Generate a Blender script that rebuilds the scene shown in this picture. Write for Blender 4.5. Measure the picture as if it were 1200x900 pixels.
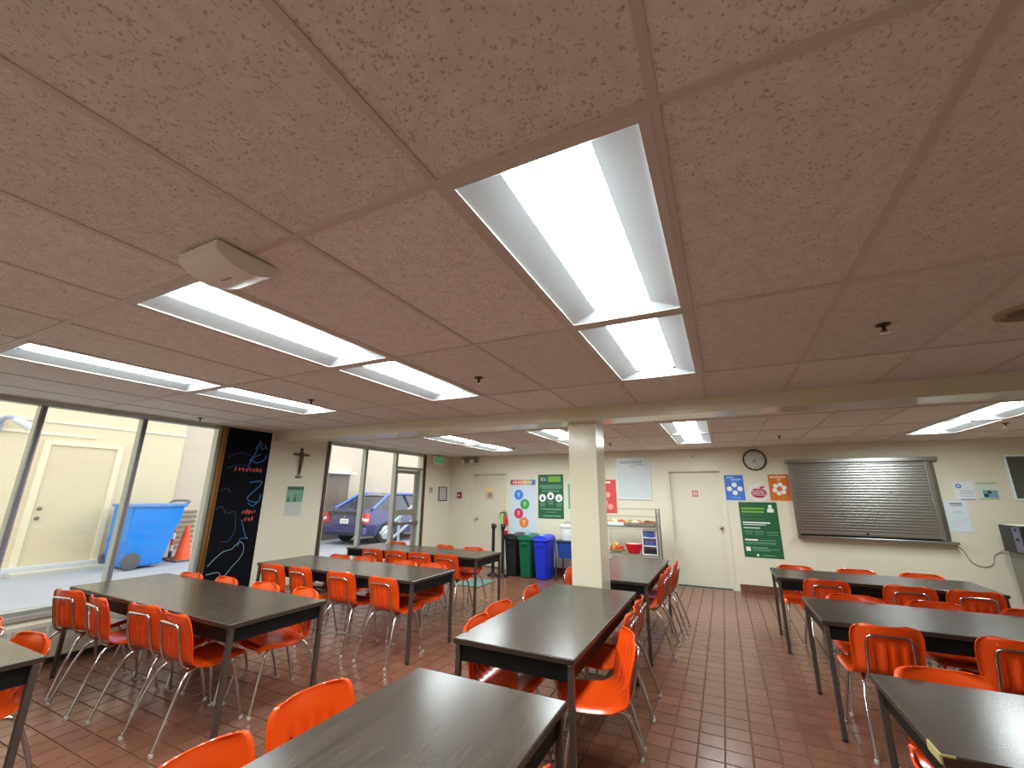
import bpy, bmesh, math, random
from mathutils import Vector, Matrix
random.seed(7)
R_ = math.radians
for o in list(bpy.data.objects): bpy.data.objects.remove(o)
S = bpy.context.scene
C = S.collection

# ------------------------------------------------------------------ camera
FPX, YAW, PITCH, ROLL, CH = 489.1, R_(-26.2), R_(14.76), R_(0.54), 1.597
F_ = Vector((math.sin(YAW)*math.cos(PITCH), math.cos(YAW)*math.cos(PITCH), math.sin(PITCH)))
r0 = Vector((math.cos(YAW), -math.sin(YAW), 0)); u0 = r0.cross(F_)
RT = r0*math.cos(ROLL) + u0*math.sin(ROLL); UP = -r0*math.sin(ROLL) + u0*math.cos(ROLL)
cam = bpy.data.cameras.new('camera'); cam.sensor_width = 36; cam.sensor_fit = 'HORIZONTAL'
cam.lens = FPX/1200*36; cam.clip_start = .02; cam.clip_end = 200
co = bpy.data.objects.new('camera', cam); C.objects.link(co)
m = Matrix((RT, UP, -F_)).transposed().to_4x4(); m.translation = (0, 0, CH); co.matrix_world = m
S.camera = co

# ------------------------------------------------------------------ world and exposure
w = bpy.data.worlds.new('world'); S.world = w; w.use_nodes = True
bg = w.node_tree.nodes['Background']
bg.inputs[0].default_value = (0.97, 0.98, 1.0, 1); bg.inputs[1].default_value = 2.75
vs = S.view_settings
vs.view_transform = 'Standard'; vs.look = 'None'; vs.exposure = 0.0; vs.gamma = 1; vs.use_curve_mapping = False
S.cycles.sample_clamp_indirect = 12; S.cycles.blur_glossy = 0.5
LAMP = 37.0          # radiance of the fluorescent lenses

# pixel helpers (a pixel gives a direction; the plane it lies on gives the distance)
def ray(u, v): return F_*FPX + RT*(u-600) - UP*(v-450)
def atz(u, v, z): d = ray(u, v); return d*((z-CH)/d.z) + Vector((0, 0, CH))
def aty(u, v, y): d = ray(u, v); return d*(y/d.y) + Vector((0, 0, CH))
def atx(u, v, x): d = ray(u, v); return d*(x/d.x) + Vector((0, 0, CH))
def proj(P):
    d = Vector(P) - Vector((0, 0, CH)); z = d.dot(F_)
    if z <= .01: return None
    return (600 + FPX*d.dot(RT)/z, 450 - FPX*d.dot(UP)/z)

# ------------------------------------------------------------------ dimensions of the room
XL, XR, YN, YB, ZC = -6.05, 4.6, -2.4, 8.86, 2.469
GX0, GY0, TX, TY = -0.051, 0.824, 0.6096, 1.2192
BY0, BY1, BZ = 4.13, 4.45, 2.335          # ceiling beam

# ------------------------------------------------------------------ materials
def lin(c):
    c = [x/255 for x in c]
    return tuple(x/12.92 if x <= .04045 else ((x+.055)/1.055)**2.4 for x in c) + (1,)
MATS = {}
def M(name, col, rough=.5, metal=0, var=.0, vscale=4, bump=0, bscale=60, coat=0, emit=0, spec=.5, trans=0):
    if name in MATS: return MATS[name]
    m = bpy.data.materials.new(name); m.use_nodes = True; nt = m.node_tree; n = nt.nodes; L = nt.links
    b = n['Principled BSDF']; c = lin(col)
    b.inputs['Base Color'].default_value = c; b.inputs['Roughness'].default_value = rough
    b.inputs['Metallic'].default_value = metal; b.inputs['Coat Weight'].default_value = coat
    b.inputs['Coat Roughness'].default_value = .08
    b.inputs['Specular IOR Level'].default_value = spec
    geo = n.new('ShaderNodeNewGeometry')
    nz = n.new('ShaderNodeTexNoise'); nz.inputs['Scale'].default_value = vscale; nz.inputs['Detail'].default_value = 4
    L.new(geo.outputs['Position'], nz.inputs['Vector'])
    if var >= 0:
        v = max(var, .02)
        rp = n.new('ShaderNodeMix'); rp.data_type = 'RGBA'
        rp.inputs[6].default_value = tuple(x*(1-v) for x in c[:3]) + (1,)
        rp.inputs[7].default_value = tuple(min(1, x*(1+v)) for x in c[:3]) + (1,)
        L.new(nz.outputs['Fac'], rp.inputs[0]); L.new(rp.outputs[2], b.inputs['Base Color'])
    if bump:
        bn = n.new('ShaderNodeTexNoise'); bn.inputs['Scale'].default_value = bscale; bn.inputs['Detail'].default_value = 3
        L.new(geo.outputs['Position'], bn.inputs['Vector'])
        bp = n.new('ShaderNodeBump'); bp.inputs['Strength'].default_value = bump; bp.inputs['Distance'].default_value = .004
        L.new(bn.outputs['Fac'], bp.inputs['Height']); L.new(bp.outputs['Normal'], b.inputs['Normal'])
    if emit:
        b.inputs['Emission Color'].default_value = (.9, .985, 1.0, 1) if emit > 1 else c
        b.inputs['Emission Strength'].default_value = emit
    MATS[name] = m; return m

def ceiling_mat():
    m = bpy.data.materials.new('ceiling_tile'); m.use_nodes = True; nt = m.node_tree; n = nt.nodes; L = nt.links
    b = n['Principled BSDF']; b.inputs['Roughness'].default_value = .9
    geo = n.new('ShaderNodeNewGeometry')
    a = n.new('ShaderNodeTexNoise'); a.inputs['Scale'].default_value = 115; a.inputs['Detail'].default_value = 2.5
    L.new(geo.outputs['Position'], a.inputs['Vector'])
    r = n.new('ShaderNodeValToRGB'); r.color_ramp.elements[0].position = .31; r.color_ramp.elements[1].position = .42
    L.new(a.outputs['Fac'], r.inputs[0])
    d = n.new('ShaderNodeTexNoise'); d.inputs['Scale'].default_value = 22; d.inputs['Detail'].default_value = 5
    L.new(geo.outputs['Position'], d.inputs['Vector'])
    oi = n.new('ShaderNodeObjectInfo')
    mx = n.new('ShaderNodeMix'); mx.data_type = 'RGBA'
    mx.inputs[6].default_value = lin((200, 188, 177)); mx.inputs[7].default_value = lin((241, 234, 226))
    L.new(r.outputs[0], mx.inputs[0])
    m2 = n.new('ShaderNodeMix'); m2.data_type = 'RGBA'; m2.blend_type = 'MULTIPLY'; m2.inputs[0].default_value = 1
    mr = n.new('ShaderNodeMapRange'); mr.inputs[3].default_value = .8; mr.inputs[4].default_value = 1.12
    L.new(d.outputs['Fac'], mr.inputs[0]); L.new(mx.outputs[2], m2.inputs[6]); L.new(mr.outputs[0], m2.inputs[7])
    m3 = n.new('ShaderNodeMix'); m3.data_type = 'RGBA'; m3.blend_type = 'MULTIPLY'; m3.inputs[0].default_value = 1
    mo = n.new('ShaderNodeMapRange'); mo.inputs[3].default_value = .93; mo.inputs[4].default_value = 1.03
    L.new(oi.outputs['Random'], mo.inputs[0]); L.new(m2.outputs[2], m3.inputs[6]); L.new(mo.outputs[0], m3.inputs[7])
    L.new(m3.outputs[2], b.inputs['Base Color'])
    bp = n.new('ShaderNodeBump'); bp.inputs['Strength'].default_value = .5; bp.inputs['Distance'].default_value = .003
    L.new(r.outputs[0], bp.inputs['Height']); L.new(bp.outputs['Normal'], b.inputs['Normal'])
    return m
def floor_mat():
    m = bpy.data.materials.new('quarry_tile'); m.use_nodes = True; nt = m.node_tree; n = nt.nodes; L = nt.links
    b = n['Principled BSDF']; b.inputs['Roughness'].default_value = .27
    geo = n.new('ShaderNodeNewGeometry')
    sn = n.new('ShaderNodeVectorMath'); sn.operation = 'SNAP'; sn.inputs[1].default_value = (.16, .16, 5)
    ad = n.new('ShaderNodeVectorMath'); ad.operation = 'ADD'; ad.inputs[1].default_value = (16, 16, 1)
    L.new(geo.outputs['Position'], ad.inputs[0]); L.new(ad.outputs[0], sn.inputs[0])
    wn = n.new('ShaderNodeTexWhiteNoise'); L.new(sn.outputs[0], wn.inputs['Vector'])
    nz = n.new('ShaderNodeTexNoise'); nz.inputs['Scale'].default_value = 9; nz.inputs['Detail'].default_value = 6
    L.new(geo.outputs['Position'], nz.inputs['Vector'])
    mx = n.new('ShaderNodeMix'); mx.data_type = 'RGBA'
    mx.inputs[6].default_value = lin((112, 74, 57)); mx.inputs[7].default_value = lin((123, 82, 63))
    L.new(wn.outputs['Value'], mx.inputs[0])
    m2 = n.new('ShaderNodeMix'); m2.data_type = 'RGBA'; m2.blend_type = 'MULTIPLY'; m2.inputs[0].default_value = 1
    mr = n.new('ShaderNodeMapRange'); mr.inputs[3].default_value = .8; mr.inputs[4].default_value = 1.15
    L.new(nz.outputs['Fac'], mr.inputs[0]); L.new(mx.outputs[2], m2.inputs[6]); L.new(mr.outputs[0], m2.inputs[7])
    L.new(m2.outputs[2], b.inputs['Base Color'])
    rr = n.new('ShaderNodeMapRange'); rr.inputs[3].default_value = .2; rr.inputs[4].default_value = .27
    L.new(nz.outputs['Fac'], rr.inputs[0]); L.new(rr.outputs[0], b.inputs['Roughness'])
    bp = n.new('ShaderNodeBump'); bp.inputs['Strength'].default_value = .05; bp.inputs['Distance'].default_value = .002
    L.new(nz.outputs['Fac'], bp.inputs['Height']); L.new(bp.outputs['Normal'], b.inputs['Normal'])
    return m
def wood_mat(name, c0, c1, rough):
    m = bpy.data.materials.new(name); m.use_nodes = True; nt = m.node_tree; n = nt.nodes; L = nt.links
    b = n['Principled BSDF']; b.inputs['Roughness'].default_value = rough
    tc = n.new('ShaderNodeTexCoord'); mp = n.new('ShaderNodeMapping'); mp.inputs['Scale'].default_value = (1.2, 26, 6)
    L.new(tc.outputs['Object'], mp.inputs[0])
    nz = n.new('ShaderNodeTexNoise'); nz.inputs['Scale'].default_value = 1.6; nz.inputs['Detail'].default_value = 6; nz.inputs['Distortion'].default_value = 0
    L.new(mp.outputs[0], nz.inputs['Vector'])
    mr = n.new('ShaderNodeMapRange'); mr.inputs[1].default_value = .3; mr.inputs[2].default_value = .7
    L.new(nz.outputs['Fac'], mr.inputs[0])
    mx = n.new('ShaderNodeMix'); mx.data_type = 'RGBA'; mx.inputs[6].default_value = lin(c0); mx.inputs[7].default_value = lin(c1)
    L.new(mr.outputs[0], mx.inputs[0]); L.new(mx.outputs[2], b.inputs['Base Color'])
    n2 = n.new('ShaderNodeTexNoise'); n2.inputs['Scale'].default_value = 7
    L.new(tc.outputs['Object'], n2.inputs['Vector'])
    m3 = n.new('ShaderNodeMapRange'); m3.inputs[3].default_value = rough; m3.inputs[4].default_value = rough+.05
    L.new(n2.outputs['Fac'], m3.inputs[0]); L.new(m3.outputs[0], b.inputs['Roughness'])
    return m
def glass_mat():
    m = bpy.data.materials.new('window_glass'); m.use_nodes = True; nt = m.node_tree; n = nt.nodes; L = nt.links
    n.remove(n['Principled BSDF']); out = n['Material Output']
    t = n.new('ShaderNodeBsdfTransparent'); t.inputs[0].default_value = (.96, .98, .97, 1)
    g = n.new('ShaderNodeBsdfGlossy'); g.inputs['Roughness'].default_value = .02
    lwt = n.new('ShaderNodeLayerWeight'); lwt.inputs[0].default_value = .5
    pw_ = n.new('ShaderNodeMath'); pw_.operation = 'POWER'; pw_.inputs[1].default_value = 5; L.new(lwt.outputs['Facing'], pw_.inputs[0])
    fr = n.new('ShaderNodeMapRange'); fr.inputs[3].default_value = .04; fr.inputs[4].default_value = .6; L.new(pw_.outputs[0], fr.inputs[0])
    mx = n.new('ShaderNodeMixShader'); L.new(fr.outputs[0], mx.inputs[0]); L.new(t.outputs[0], mx.inputs[1]); L.new(g.outputs[0], mx.inputs[2])
    L.new(mx.outputs[0], out.inputs[0]); return m

MAT_CEIL = ceiling_mat(); MAT_FLOOR = floor_mat(); MAT_GLASS = glass_mat()
MAT_TOP = wood_mat('walnut_laminate', (54, 46, 39), (70, 60, 51), .21)
wall = M('cream_wall_paint', (222, 215, 193), .45, var=.03, vscale=2, bump=.08, bscale=90)
beam_m = M('cream_gloss_paint', (222, 213, 188), .16, var=.03, vscale=2)
tee_m = M('ceiling_tee', (214, 202, 188), .5)
white = M('white_metal', (226, 238, 244), .4)
frame_w = M('troffer_frame', (214, 205, 198), .5)
lens_m = M('lamp_lens', (255, 252, 248), .5, emit=LAMP, var=-1)
grout = M('grout', (98, 68, 54), .8, var=.1)
orange = M('orange_plastic', (236, 78, 15), .27, var=.04, vscale=3, coat=.25)
chrome = M('chrome', (205, 205, 208), .14, metal=1)
legm = M('table_leg_metal', (104, 96, 92), .35, metal=.75)
black = M('black_apron', (8, 8, 8), .6, spec=.25)
blackp = M('black_plastic', (24, 24, 26), .4)
edge_m = M('dark_edge_band', (52, 40, 34), .4)
alu = M('aluminium_frame', (176, 180, 174), .35, metal=.6)
bronze = M('bronze_trim', (150, 108, 58), .35, metal=.7)
redbrown = M('red_brown_trim', (112, 44, 28), .5)
steel = M('stainless_steel', (178, 177, 173), .29, metal=1, var=.06, vscale=3)
doorm = M('cream_door_paint', (218, 211, 191), .4, var=.02)
basem = M('brown_base_tile', (112, 68, 50), .3, var=.12, vscale=8)

# ------------------------------------------------------------------ mesh helpers
def box(bm, x0, x1, y0, y1, z0, z1, bev=0):
    t = bmesh.new() if bev else bm
    vs_ = [t.verts.new((x, y, z)) for x in (x0, x1) for y in (y0, y1) for z in (z0, z1)]
    for f in ((0, 1, 3, 2), (4, 6, 7, 5), (0, 4, 5, 1), (2, 3, 7, 6), (0, 2, 6, 4), (1, 5, 7, 3)):
        t.faces.new([vs_[i] for i in f])
    if bev:
        bmesh.ops.bevel(t, geom=t.edges[:], offset=bev, segments=2, profile=.5, affect='EDGES')
        merge(bm, t)
    return bm
def merge(bm, t, mat=None):
    mp = {}
    for v in t.verts: mp[v] = bm.verts.new(mat @ v.co if mat else v.co)
    for f in t.faces:
        try: bm.faces.new([mp[v] for v in f.verts])
        except ValueError: pass
    t.free()
def tube(bm, pts, r, seg=8, cap=True):
    pts = [Vector(p) for p in pts]; rings = []
    rad = r if isinstance(r, (list, tuple)) else [r]*len(pts)
    ref = None
    for i, p in enumerate(pts):
        d = (pts[min(i+1, len(pts)-1)] - pts[max(i-1, 0)]).normalized()
        if ref is None:
            ref = Vector((0, 0, 1)) if abs(d.z) < .9 else Vector((1, 0, 0))
        a = (ref - d*ref.dot(d)).normalized(); b = d.cross(a); ref = a
        rings.append([bm.verts.new(p + (a*math.cos(k*2*math.pi/seg) + b*math.sin(k*2*math.pi/seg))*rad[i]) for k in range(seg)])
    for A, B in zip(rings, rings[1:]):
        for k in range(seg): bm.faces.new((A[k], A[(k+1) % seg], B[(k+1) % seg], B[k]))
    if cap:
        bm.faces.new(rings[0][::-1]); bm.faces.new(rings[-1])
    return bm
def smooth_path(pts, n=5):
    pts = [Vector(p) for p in pts]; out = []
    P = [pts[0]] + pts + [pts[-1]]
    for i in range(1, len(P)-2):
        for k in range(n):
            t = k/n; a, b, c, d = P[i-1], P[i], P[i+1], P[i+2]
            out.append(.5*((2*b) + (c-a)*t + (2*a-5*b+4*c-d)*t*t + (3*b-a-3*c+d)*t**3))
    return out + [pts[-1]]
def lathe(bm, prof, seg=20, c=(0, 0, 0), axis='z'):
    rings = []
    for r, z in prof:
        ring = []
        for k in range(seg):
            a = k*2*math.pi/seg
            if axis == 'z': p = (c[0]+r*math.cos(a), c[1]+r*math.sin(a), c[2]+z)
            elif axis == 'y': p = (c[0]+r*math.cos(a), c[1]-z, c[2]+r*math.sin(a))
            else: p = (c[0]+z, c[1]+r*math.cos(a), c[2]+r*math.sin(a))
            ring.append(bm.verts.new(p))
        rings.append(ring)
    for A, B in zip(rings, rings[1:]):
        for k in range(seg): bm.faces.new((A[k], A[(k+1) % seg], B[(k+1) % seg], B[k]))
    bm.faces.new(rings[0][::-1]); bm.faces.new(rings[-1]); return bm
def prism(bm, poly, d0, d1, plane='xz'):
    """polygon in a plane, extruded along the third axis from d0 to d1"""
    def P(a, b, d): return {'xz': (a, d, b), 'yz': (d, a, b), 'xy': (a, b, d)}[plane]
    A = [bm.verts.new(P(a, b, d0)) for a, b in poly]; B = [bm.verts.new(P(a, b, d1)) for a, b in poly]
    n = len(poly)
    for i in range(n): bm.faces.new((A[i], A[(i+1) % n], B[(i+1) % n], B[i]))
    bm.faces.new(A[::-1]); bm.faces.new(B); return bm
def obj(name, bm, mat, parent=None, smooth=False, loc=None):
    bmesh.ops.recalc_face_normals(bm, faces=bm.faces)
    me = bpy.data.meshes.new(name); bm.to_mesh(me); bm.free()
    if mat: me.materials.append(mat)
    if smooth:
        for p in me.polygons: p.use_smooth = True
        try: me.set_sharp_from_angle(angle=R_(40))
        except Exception: pass
    return link(name, me, parent, loc)
def link(name, me, parent=None, loc=None):
    o = bpy.data.objects.new(name, me); C.objects.link(o)
    if parent: o.parent = parent
    if loc is not None: o.location = loc
    return o
def tag(o, label, cat, group=None):
    o['label'] = label; o['category'] = cat
    if group: o['group'] = group
    return o
def thing(name, label, cat, loc=(0, 0, 0), rz=0, group=None):
    o = bpy.data.objects.new(name, None); C.objects.link(o); o.empty_display_size = .1
    o.location = loc; o.rotation_euler = (0, 0, rz); return tag(o, label, cat, group)
def struct(name, bm, mat, parent=None, label=None):
    o = obj(name, bm, mat, parent)
    if not parent:
        o['kind'] = 'structure'
        if label: o['label'] = label
    return o
def B(*a, bev=0): return box(bmesh.new(), *a, bev=bev)
def dup(root):
    r = root.copy(); C.objects.link(r)
    for ch in root.children:
        c = ch.copy(); C.objects.link(c); c.parent = r
        for g in ch.children:
            d = g.copy(); C.objects.link(d); d.parent = c
    return r
def text(name, s, size, mat, parent, x, y, z, extr=.0006, align='CENTER'):
    cu = bpy.data.curves.new(name, 'FONT'); cu.body = s; cu.size = size; cu.align_x = align; cu.align_y = 'CENTER'; cu.extrude = extr
    t = bpy.data.objects.new(name, cu); C.objects.link(t)
    dg = bpy.context.evaluated_depsgraph_get(); me = bpy.data.meshes.new_from_object(t.evaluated_get(dg))
    bpy.data.objects.remove(t); bpy.data.curves.remove(cu)
    me.transform(Matrix.Rotation(R_(90), 4, 'X')); me.materials.clear(); me.materials.append(mat)
    return link(name, me, parent, (x, y, z))

# ================================================================== TABLES (layout first, the floor needs it)
TABLES = [  # key, cx, cy, length, width, rot (long axis along X at 0)
 ('T0', -4.56, .80, 2.44, .76, 0), ('T1', -4.25, 2.35, 2.46, .77, R_(-.6)), ('T2', -4.10, 4.03, 2.44, .77, 0), ('T3', -4.34, 5.67, 2.44, .75, 0),
 ('M1', -1.09, 1.06, 1.83, .79, R_(90)), ('M2', -1.195, 3.345, 1.83, .77, R_(90)), ('M3', -1.15, 5.62, 1.83, .76, R_(90)),
 ('R1', 1.345, 6.12, 1.83, .72, R_(.6)), ('R2', 1.45, 4.40, 1.83, .82, R_(1)), ('R3', 1.49, 2.60, 1.83, .76, R_(1))]
TH = .74
def on_table(x, y):
    for k, cx, cy, l, wd, r in TABLES:
        dx, dy = x-cx, y-cy; a = dx*math.cos(r)+dy*math.sin(r); b = -dx*math.sin(r)+dy*math.cos(r)
        if abs(a) < l/2 and abs(b) < wd/2: return True
    return False

# ================================================================== SETTING
# ---- floor with 6 inch quarry tiles
floor = struct('floor', B(XL-.2, XR+.2, YN-.2, YB+.2, -.2, -.006), grout, label='brown quarry tile floor with dark joints')
TP, TG = .16, .0065
nx0, nx1 = math.ceil(XL/TP), math.floor(XR/TP); ny0, ny1 = math.ceil(YN/TP), math.floor(YB/TP)
cells = []
for i in range(nx0, nx1):
    for j in range(ny0, ny1):
        x, y = (i+.5)*TP, (j+.5)*TP; a = 0; q = proj((x, y, 0))
        if q and 0 <= q[0] <= 1200 and 0 <= q[1] <= 900:
            d = Vector((x, y, -CH)); t = (CH-TH)/CH
            if not on_table(x*t, y*t): a = abs(CH)/d.length**3
        cells.append((a, i, j))
cells.sort(reverse=True)
def tile_bm(bm, x, y):
    h = TP/2 - TG/2; c = .003
    lo = [bm.verts.new((x+sx*h, y+sy*h, -.008)) for sx, sy in ((-1, -1), (1, -1), (1, 1), (-1, 1))]
    hi = [bm.verts.new((x+sx*(h-c), y+sy*(h-c), 0)) for sx, sy in ((-1, -1), (1, -1), (1, 1), (-1, 1))]
    for k in range(4): bm.faces.new((lo[k], lo[(k+1) % 4], hi[(k+1) % 4], hi[k]))
    bm.faces.new(hi)
b = bmesh.new(); tile_bm(b, 0, 0); t0 = obj('floor_tile', b, MAT_FLOOR, floor)
me = t0.data
for n, (a, i, j) in enumerate(cells[:300]):
    o = t0 if n == 0 else link('floor_tile', me, floor)
    o.location = ((i+.5)*TP, (j+.5)*TP, random.uniform(-.0006, .0004))
b = bmesh.new()
for a, i, j in cells[300:]: tile_bm(b, (i+.5)*TP, (j+.5)*TP)
o = obj('floor_tiles', b, MAT_FLOOR, floor); o['kind'] = 'stuff'

# ---- ceiling: slab, lay-in panels, tees, beam
ceil_ = struct('ceiling', B(XL-.2, XR+.2, YN-.2, YB+.2, ZC+.16, ZC+.3), M('slab', (60, 55, 50), .9), label='suspended ceiling of fissured tan panels in a tee grid')
xs = [XL] + [GX0+TX*i for i in range(-9, 8) if XL+.05 < GX0+TX*i < XR-.05] + [XR]
ys_n = [YN] + [GY0+TY*j for j in range(-2, 3)] + [BY0+.05]
ys_f = [BY1-.05, 5.42, 6.64, 7.86, YB]
def gi(i): return GX0+TX*i
LIGHTS = []   # x0,y0 of each 2x4 fixture
for i in (-7, -4, -1):
    for j in (0, 1): LIGHTS.append((gi(i), GY0+TY*j, i, 'n%d' % j))
for i in (-7, -4, -1, 4):
    for k, y in enumerate((5.42, 6.64)): LIGHTS.append((gi(i), y, i, 'f%d' % k))
for i in (-4, -1):       # behind the camera
    LIGHTS.append((gi(i), GY0-2*TY, i, 'b'))
def is_light(x, y): return any(abs(x-a[0]) < .1 and abs(y-a[1]) < .1 for a in LIGHTS)
pm = {}
for ys in (ys_n, ys_f):
    for x0, x1 in zip(xs, xs[1:]):
        for y0, y1 in zip(ys, ys[1:]):
            if is_light(x0, y0) or x1-x0 < .06 or y1-y0 < .05: continue
            wx, wy = round(x1-x0-.004, 3), round(y1-y0-.004, 3)
            if (wx, wy) not in pm:
                bb = B(-wx/2, wx/2, -wy/2, wy/2, 0, .016); o = obj('ceiling_panel', bb, MAT_CEIL, ceil_); pm[(wx, wy)] = o.data
            else: o = link('ceiling_panel', pm[(wx, wy)], ceil_)
            o.location = ((x0+x1)/2, (y0+y1)/2, ZC+.004+random.uniform(0, .0015))
def tee(x0, x1, y0, y1, dz=0):
    b = B(x0, x1, y0, y1, ZC-dz, ZC+.004)
    if x1-x0 > y1-y0: box(b, x0, x1, (y0+y1)/2-.002, (y0+y1)/2+.002, ZC+.004, ZC+.04)
    else: box(b, (x0+x1)/2-.002, (x0+x1)/2+.002, y0, y1, ZC+.004, ZC+.04)
    obj('ceiling_tee', b, tee_m, ceil_)
for ys, a, c in ((ys_n, YN, BY0), (ys_f, BY1, YB)):
    for x in xs[1:-1]: tee(x-.012, x+.012, a, c)
    for y in ys[1:-1]: tee(XL, XR, y-.012, y+.012, .0008)
    tee(XL, XL+.02, a, c); tee(XR-.02, XR, a, c)
tee(XL, XR, YB-.02, YB, .0008); tee(XL, XR, YN, YN+.02, .0008)
beam = struct('trim_1', B(XL, XR, BY0, BY1, BZ, ZC+.16, bev=.006), beam_m, label='glossy cream beam crossing the ceiling above the column')
struct('trim_2', B(XL, XL+.35, YN, 4.13, ZC+.12, ZC+.16), wall)
# column
cb = B(-1.43, -1.13, 4.29, 4.62, 0, ZC+.16, bev=.006)
struct('trim_3', cb, beam_m, label='square cream column standing between two rows of tables')

# ---- walls
bb = bmesh.new(); D2, D3, DH = (-5.37, -4.5), (-.93, .0), 2.06
for a, c in ((-6.25, D2[0]), (D2[1], D3[0]), (D3[1], XR+.2)): box(bb, a, c, YB, YB+.2, -.2, 2.8)
for a, c in (D2, D3): box(bb, a, c, YB, YB+.2, DH, 2.8); box(bb, a, c, YB, YB+.2, -.2, 0); box(bb, a, c, YB+.14, YB+.2, 0, DH)
wb = struct('wall_back', bb, wall, label='cream back wall with posters and doors')
struct('wall_right', B(XR, XR+.2, YN-.2, YB+.2, -.2, 2.8), wall)
struct('wall_near', B(XL-.2, XR+.2, YN-.2, YN, -.2, 2.8), wall)
# left wall pieces around the two glazed bays
WY0, WY1 = -1.72, 3.36          # first window bay
DY0, DY1 = 5.16, 7.82           # second glazed bay
lw = bmesh.new()
box(lw, XL-.2, XL, YN-.2, WY0, -.2, 2.8); box(lw, XL-.2, XL, WY0, WY1, -.2, .44)
box(lw, XL-.2, XL, WY1, DY0, -.2, 2.8); box(lw, XL-.2, XL, DY1, YB+.2, -.2, 2.8)
box(lw, XL-.2, XL, WY0, WY1, 2.46, 2.8); box(lw, XL-.2, XL, DY0, DY1, 2.45, 2.8); box(lw, XL-.2, XL, DY0, DY1, -.2, .0)
struct('wall_left', lw, wall, label='cream window wall with chalkboard panel and crucifix')
# baseboards: brown tiles
def bboard(name, pieces):
    root = None
    for (x0, x1, y0, y1) in pieces:
        L_ = max(x1-x0, y1-y0); n = max(1, int(L_/.16))
        for k in range(n):
            if x1-x0 > y1-y0: b = B(x0+(x1-x0)*k/n+.002, x0+(x1-x0)*(k+1)/n-.002, y0, y1, 0, .12)
            else: b = B(x0, x1, y0+(y1-y0)*k/n+.002, y0+(y1-y0)*(k+1)/n-.002, 0, .12)
            if root is None: root = struct(name, b, basem)
            else: obj('base_tile', b, basem, root)
bboard('baseboard_back', [(-6.04, -5.45, YB-.015, YB), (-4.42, -1.02, YB-.015, YB), (.1, XR, YB-.015, YB)])
bboard('baseboard_left', [(XL, XL+.015, 3.36, 5.1), (XL, XL+.015, 7.9, 8.84)])

# ---- windows
def bay(name, y0, y1, z0, z1, mull, label, transoms=()):
    fr = bmesh.new(); x0, x1 = XL-.11, XL-.01
    box(fr, x0, x1, y0, y1, z0, z0+.05, bev=.004); box(fr, x0, x1, y0, y1, z1-.045, z1, bev=.004)
    box(fr, x0, x1, y0, y0+.045, z0+.05, z1-.045); box(fr, x0, x1, y1-.045, y1, z0+.05, z1-.045)
    root = struct(name, fr, alu, label=label)
    for y in mull:
        b = B(x0, x1, y-.027, y+.027, z0+.05, z1-.045, bev=.006); obj('mullion', b, alu, root)
        obj('glazing_bead', B(x0+.06, x1+.012, y-.012, y+.012, z0+.05, z1-.045), M('grey_gasket', (120, 112, 122), .5), root)
    e = [y0+.045] + [v for y in mull for v in (y-.027, y+.027)] + [y1-.045]
    for a, c in zip(e[::2], e[1::2]):
        if any(abs(a-t) < .05 for t in transoms): continue
        obj('pane', B(XL-.065, XL-.06, a, c, z0+.05, z1-.045), MAT_GLASS, root)
    return root
win1 = bay('window_1', WY0, WY1, .44, 2.46, [-.88, -.04, .80, 1.64, 2.49], 'tall aluminium framed windows above the heater')
obj('window_sill', B(XL-.01, XL+.03, WY0, WY1, .40, .445, bev=.006), M('grey_sill', (150, 138, 132), .5), win1)
win2 = bay('window_2', DY0, DY1, .0, 2.45, [6.05, 6.91], 'glazed shopfront bay with parked car outside', transoms=(6.937,))
obj('edge_trim', B(XL-.01, XL+.02, DY0-.05, DY0, 0, 2.45), M('dark_trim', (70, 42, 34), .5), win2)
obj('edge_trim', B(XL-.01, XL+.02, DY1, DY1+.04, 0, 2.45), redbrown, win2)
obj('transom_bar', B(XL-.11, XL-.01, 6.937, DY1-.045, 2.08, 2.14, bev=.004), alu, win2)
obj('pane', B(XL-.065, XL-.06, 6.937, DY1-.045, 2.14, 2.405), MAT_GLASS, win2)
obj('edge_trim', B(XL-.01, XL+.015, WY1, WY1+.055, .0, 2.46), bronze, win1)
# glass door
dfb = bmesh.new(); dgray = M('door_alu', (150, 142, 132), .35, metal=.5)
a, c = 6.945, 7.70
for q in ((a, a+.06, .02, 2.07), (c-.11, c, .02, 2.07), (a+.06, c-.11, .02, .22), (a+.06, c-.11, 2.0, 2.07)):
    box(dfb, XL-.095, XL-.045, q[0], q[1], q[2], q[3], bev=.004)
door_g = struct('door_1', dfb, dgray, label='glazed exit door with push bar beside the parked car')
obj('pane', B(XL-.072, XL-.067, a+.06, c-.11, .22, 2.0), MAT_GLASS, door_g)
obj('kick_rail', B(XL-.09, XL-.05, a+.06, c-.11, 1.14, 1.26, bev=.004), dgray, door_g)
pb = bmesh.new(); tube(pb, [(XL-.0, a+.05, .98), (XL-.0, c-.04, .98)], .028, 10); box(pb, XL-.045, XL+.02, a+.0, a+.07, .94, 1.02); box(pb, XL-.045, XL+.02, c-.09, c-.02, .94, 1.02)
obj('push_bar', pb, M('push_bar_grey', (128, 118, 108), .35, metal=.6), door_g, smooth=True)
obj('door_jamb', B(XL-.11, XL-.01, c+.005, DY1-.045, .0, 2.08), M('pale_jamb', (208, 220, 210), .4), door_g)

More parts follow.
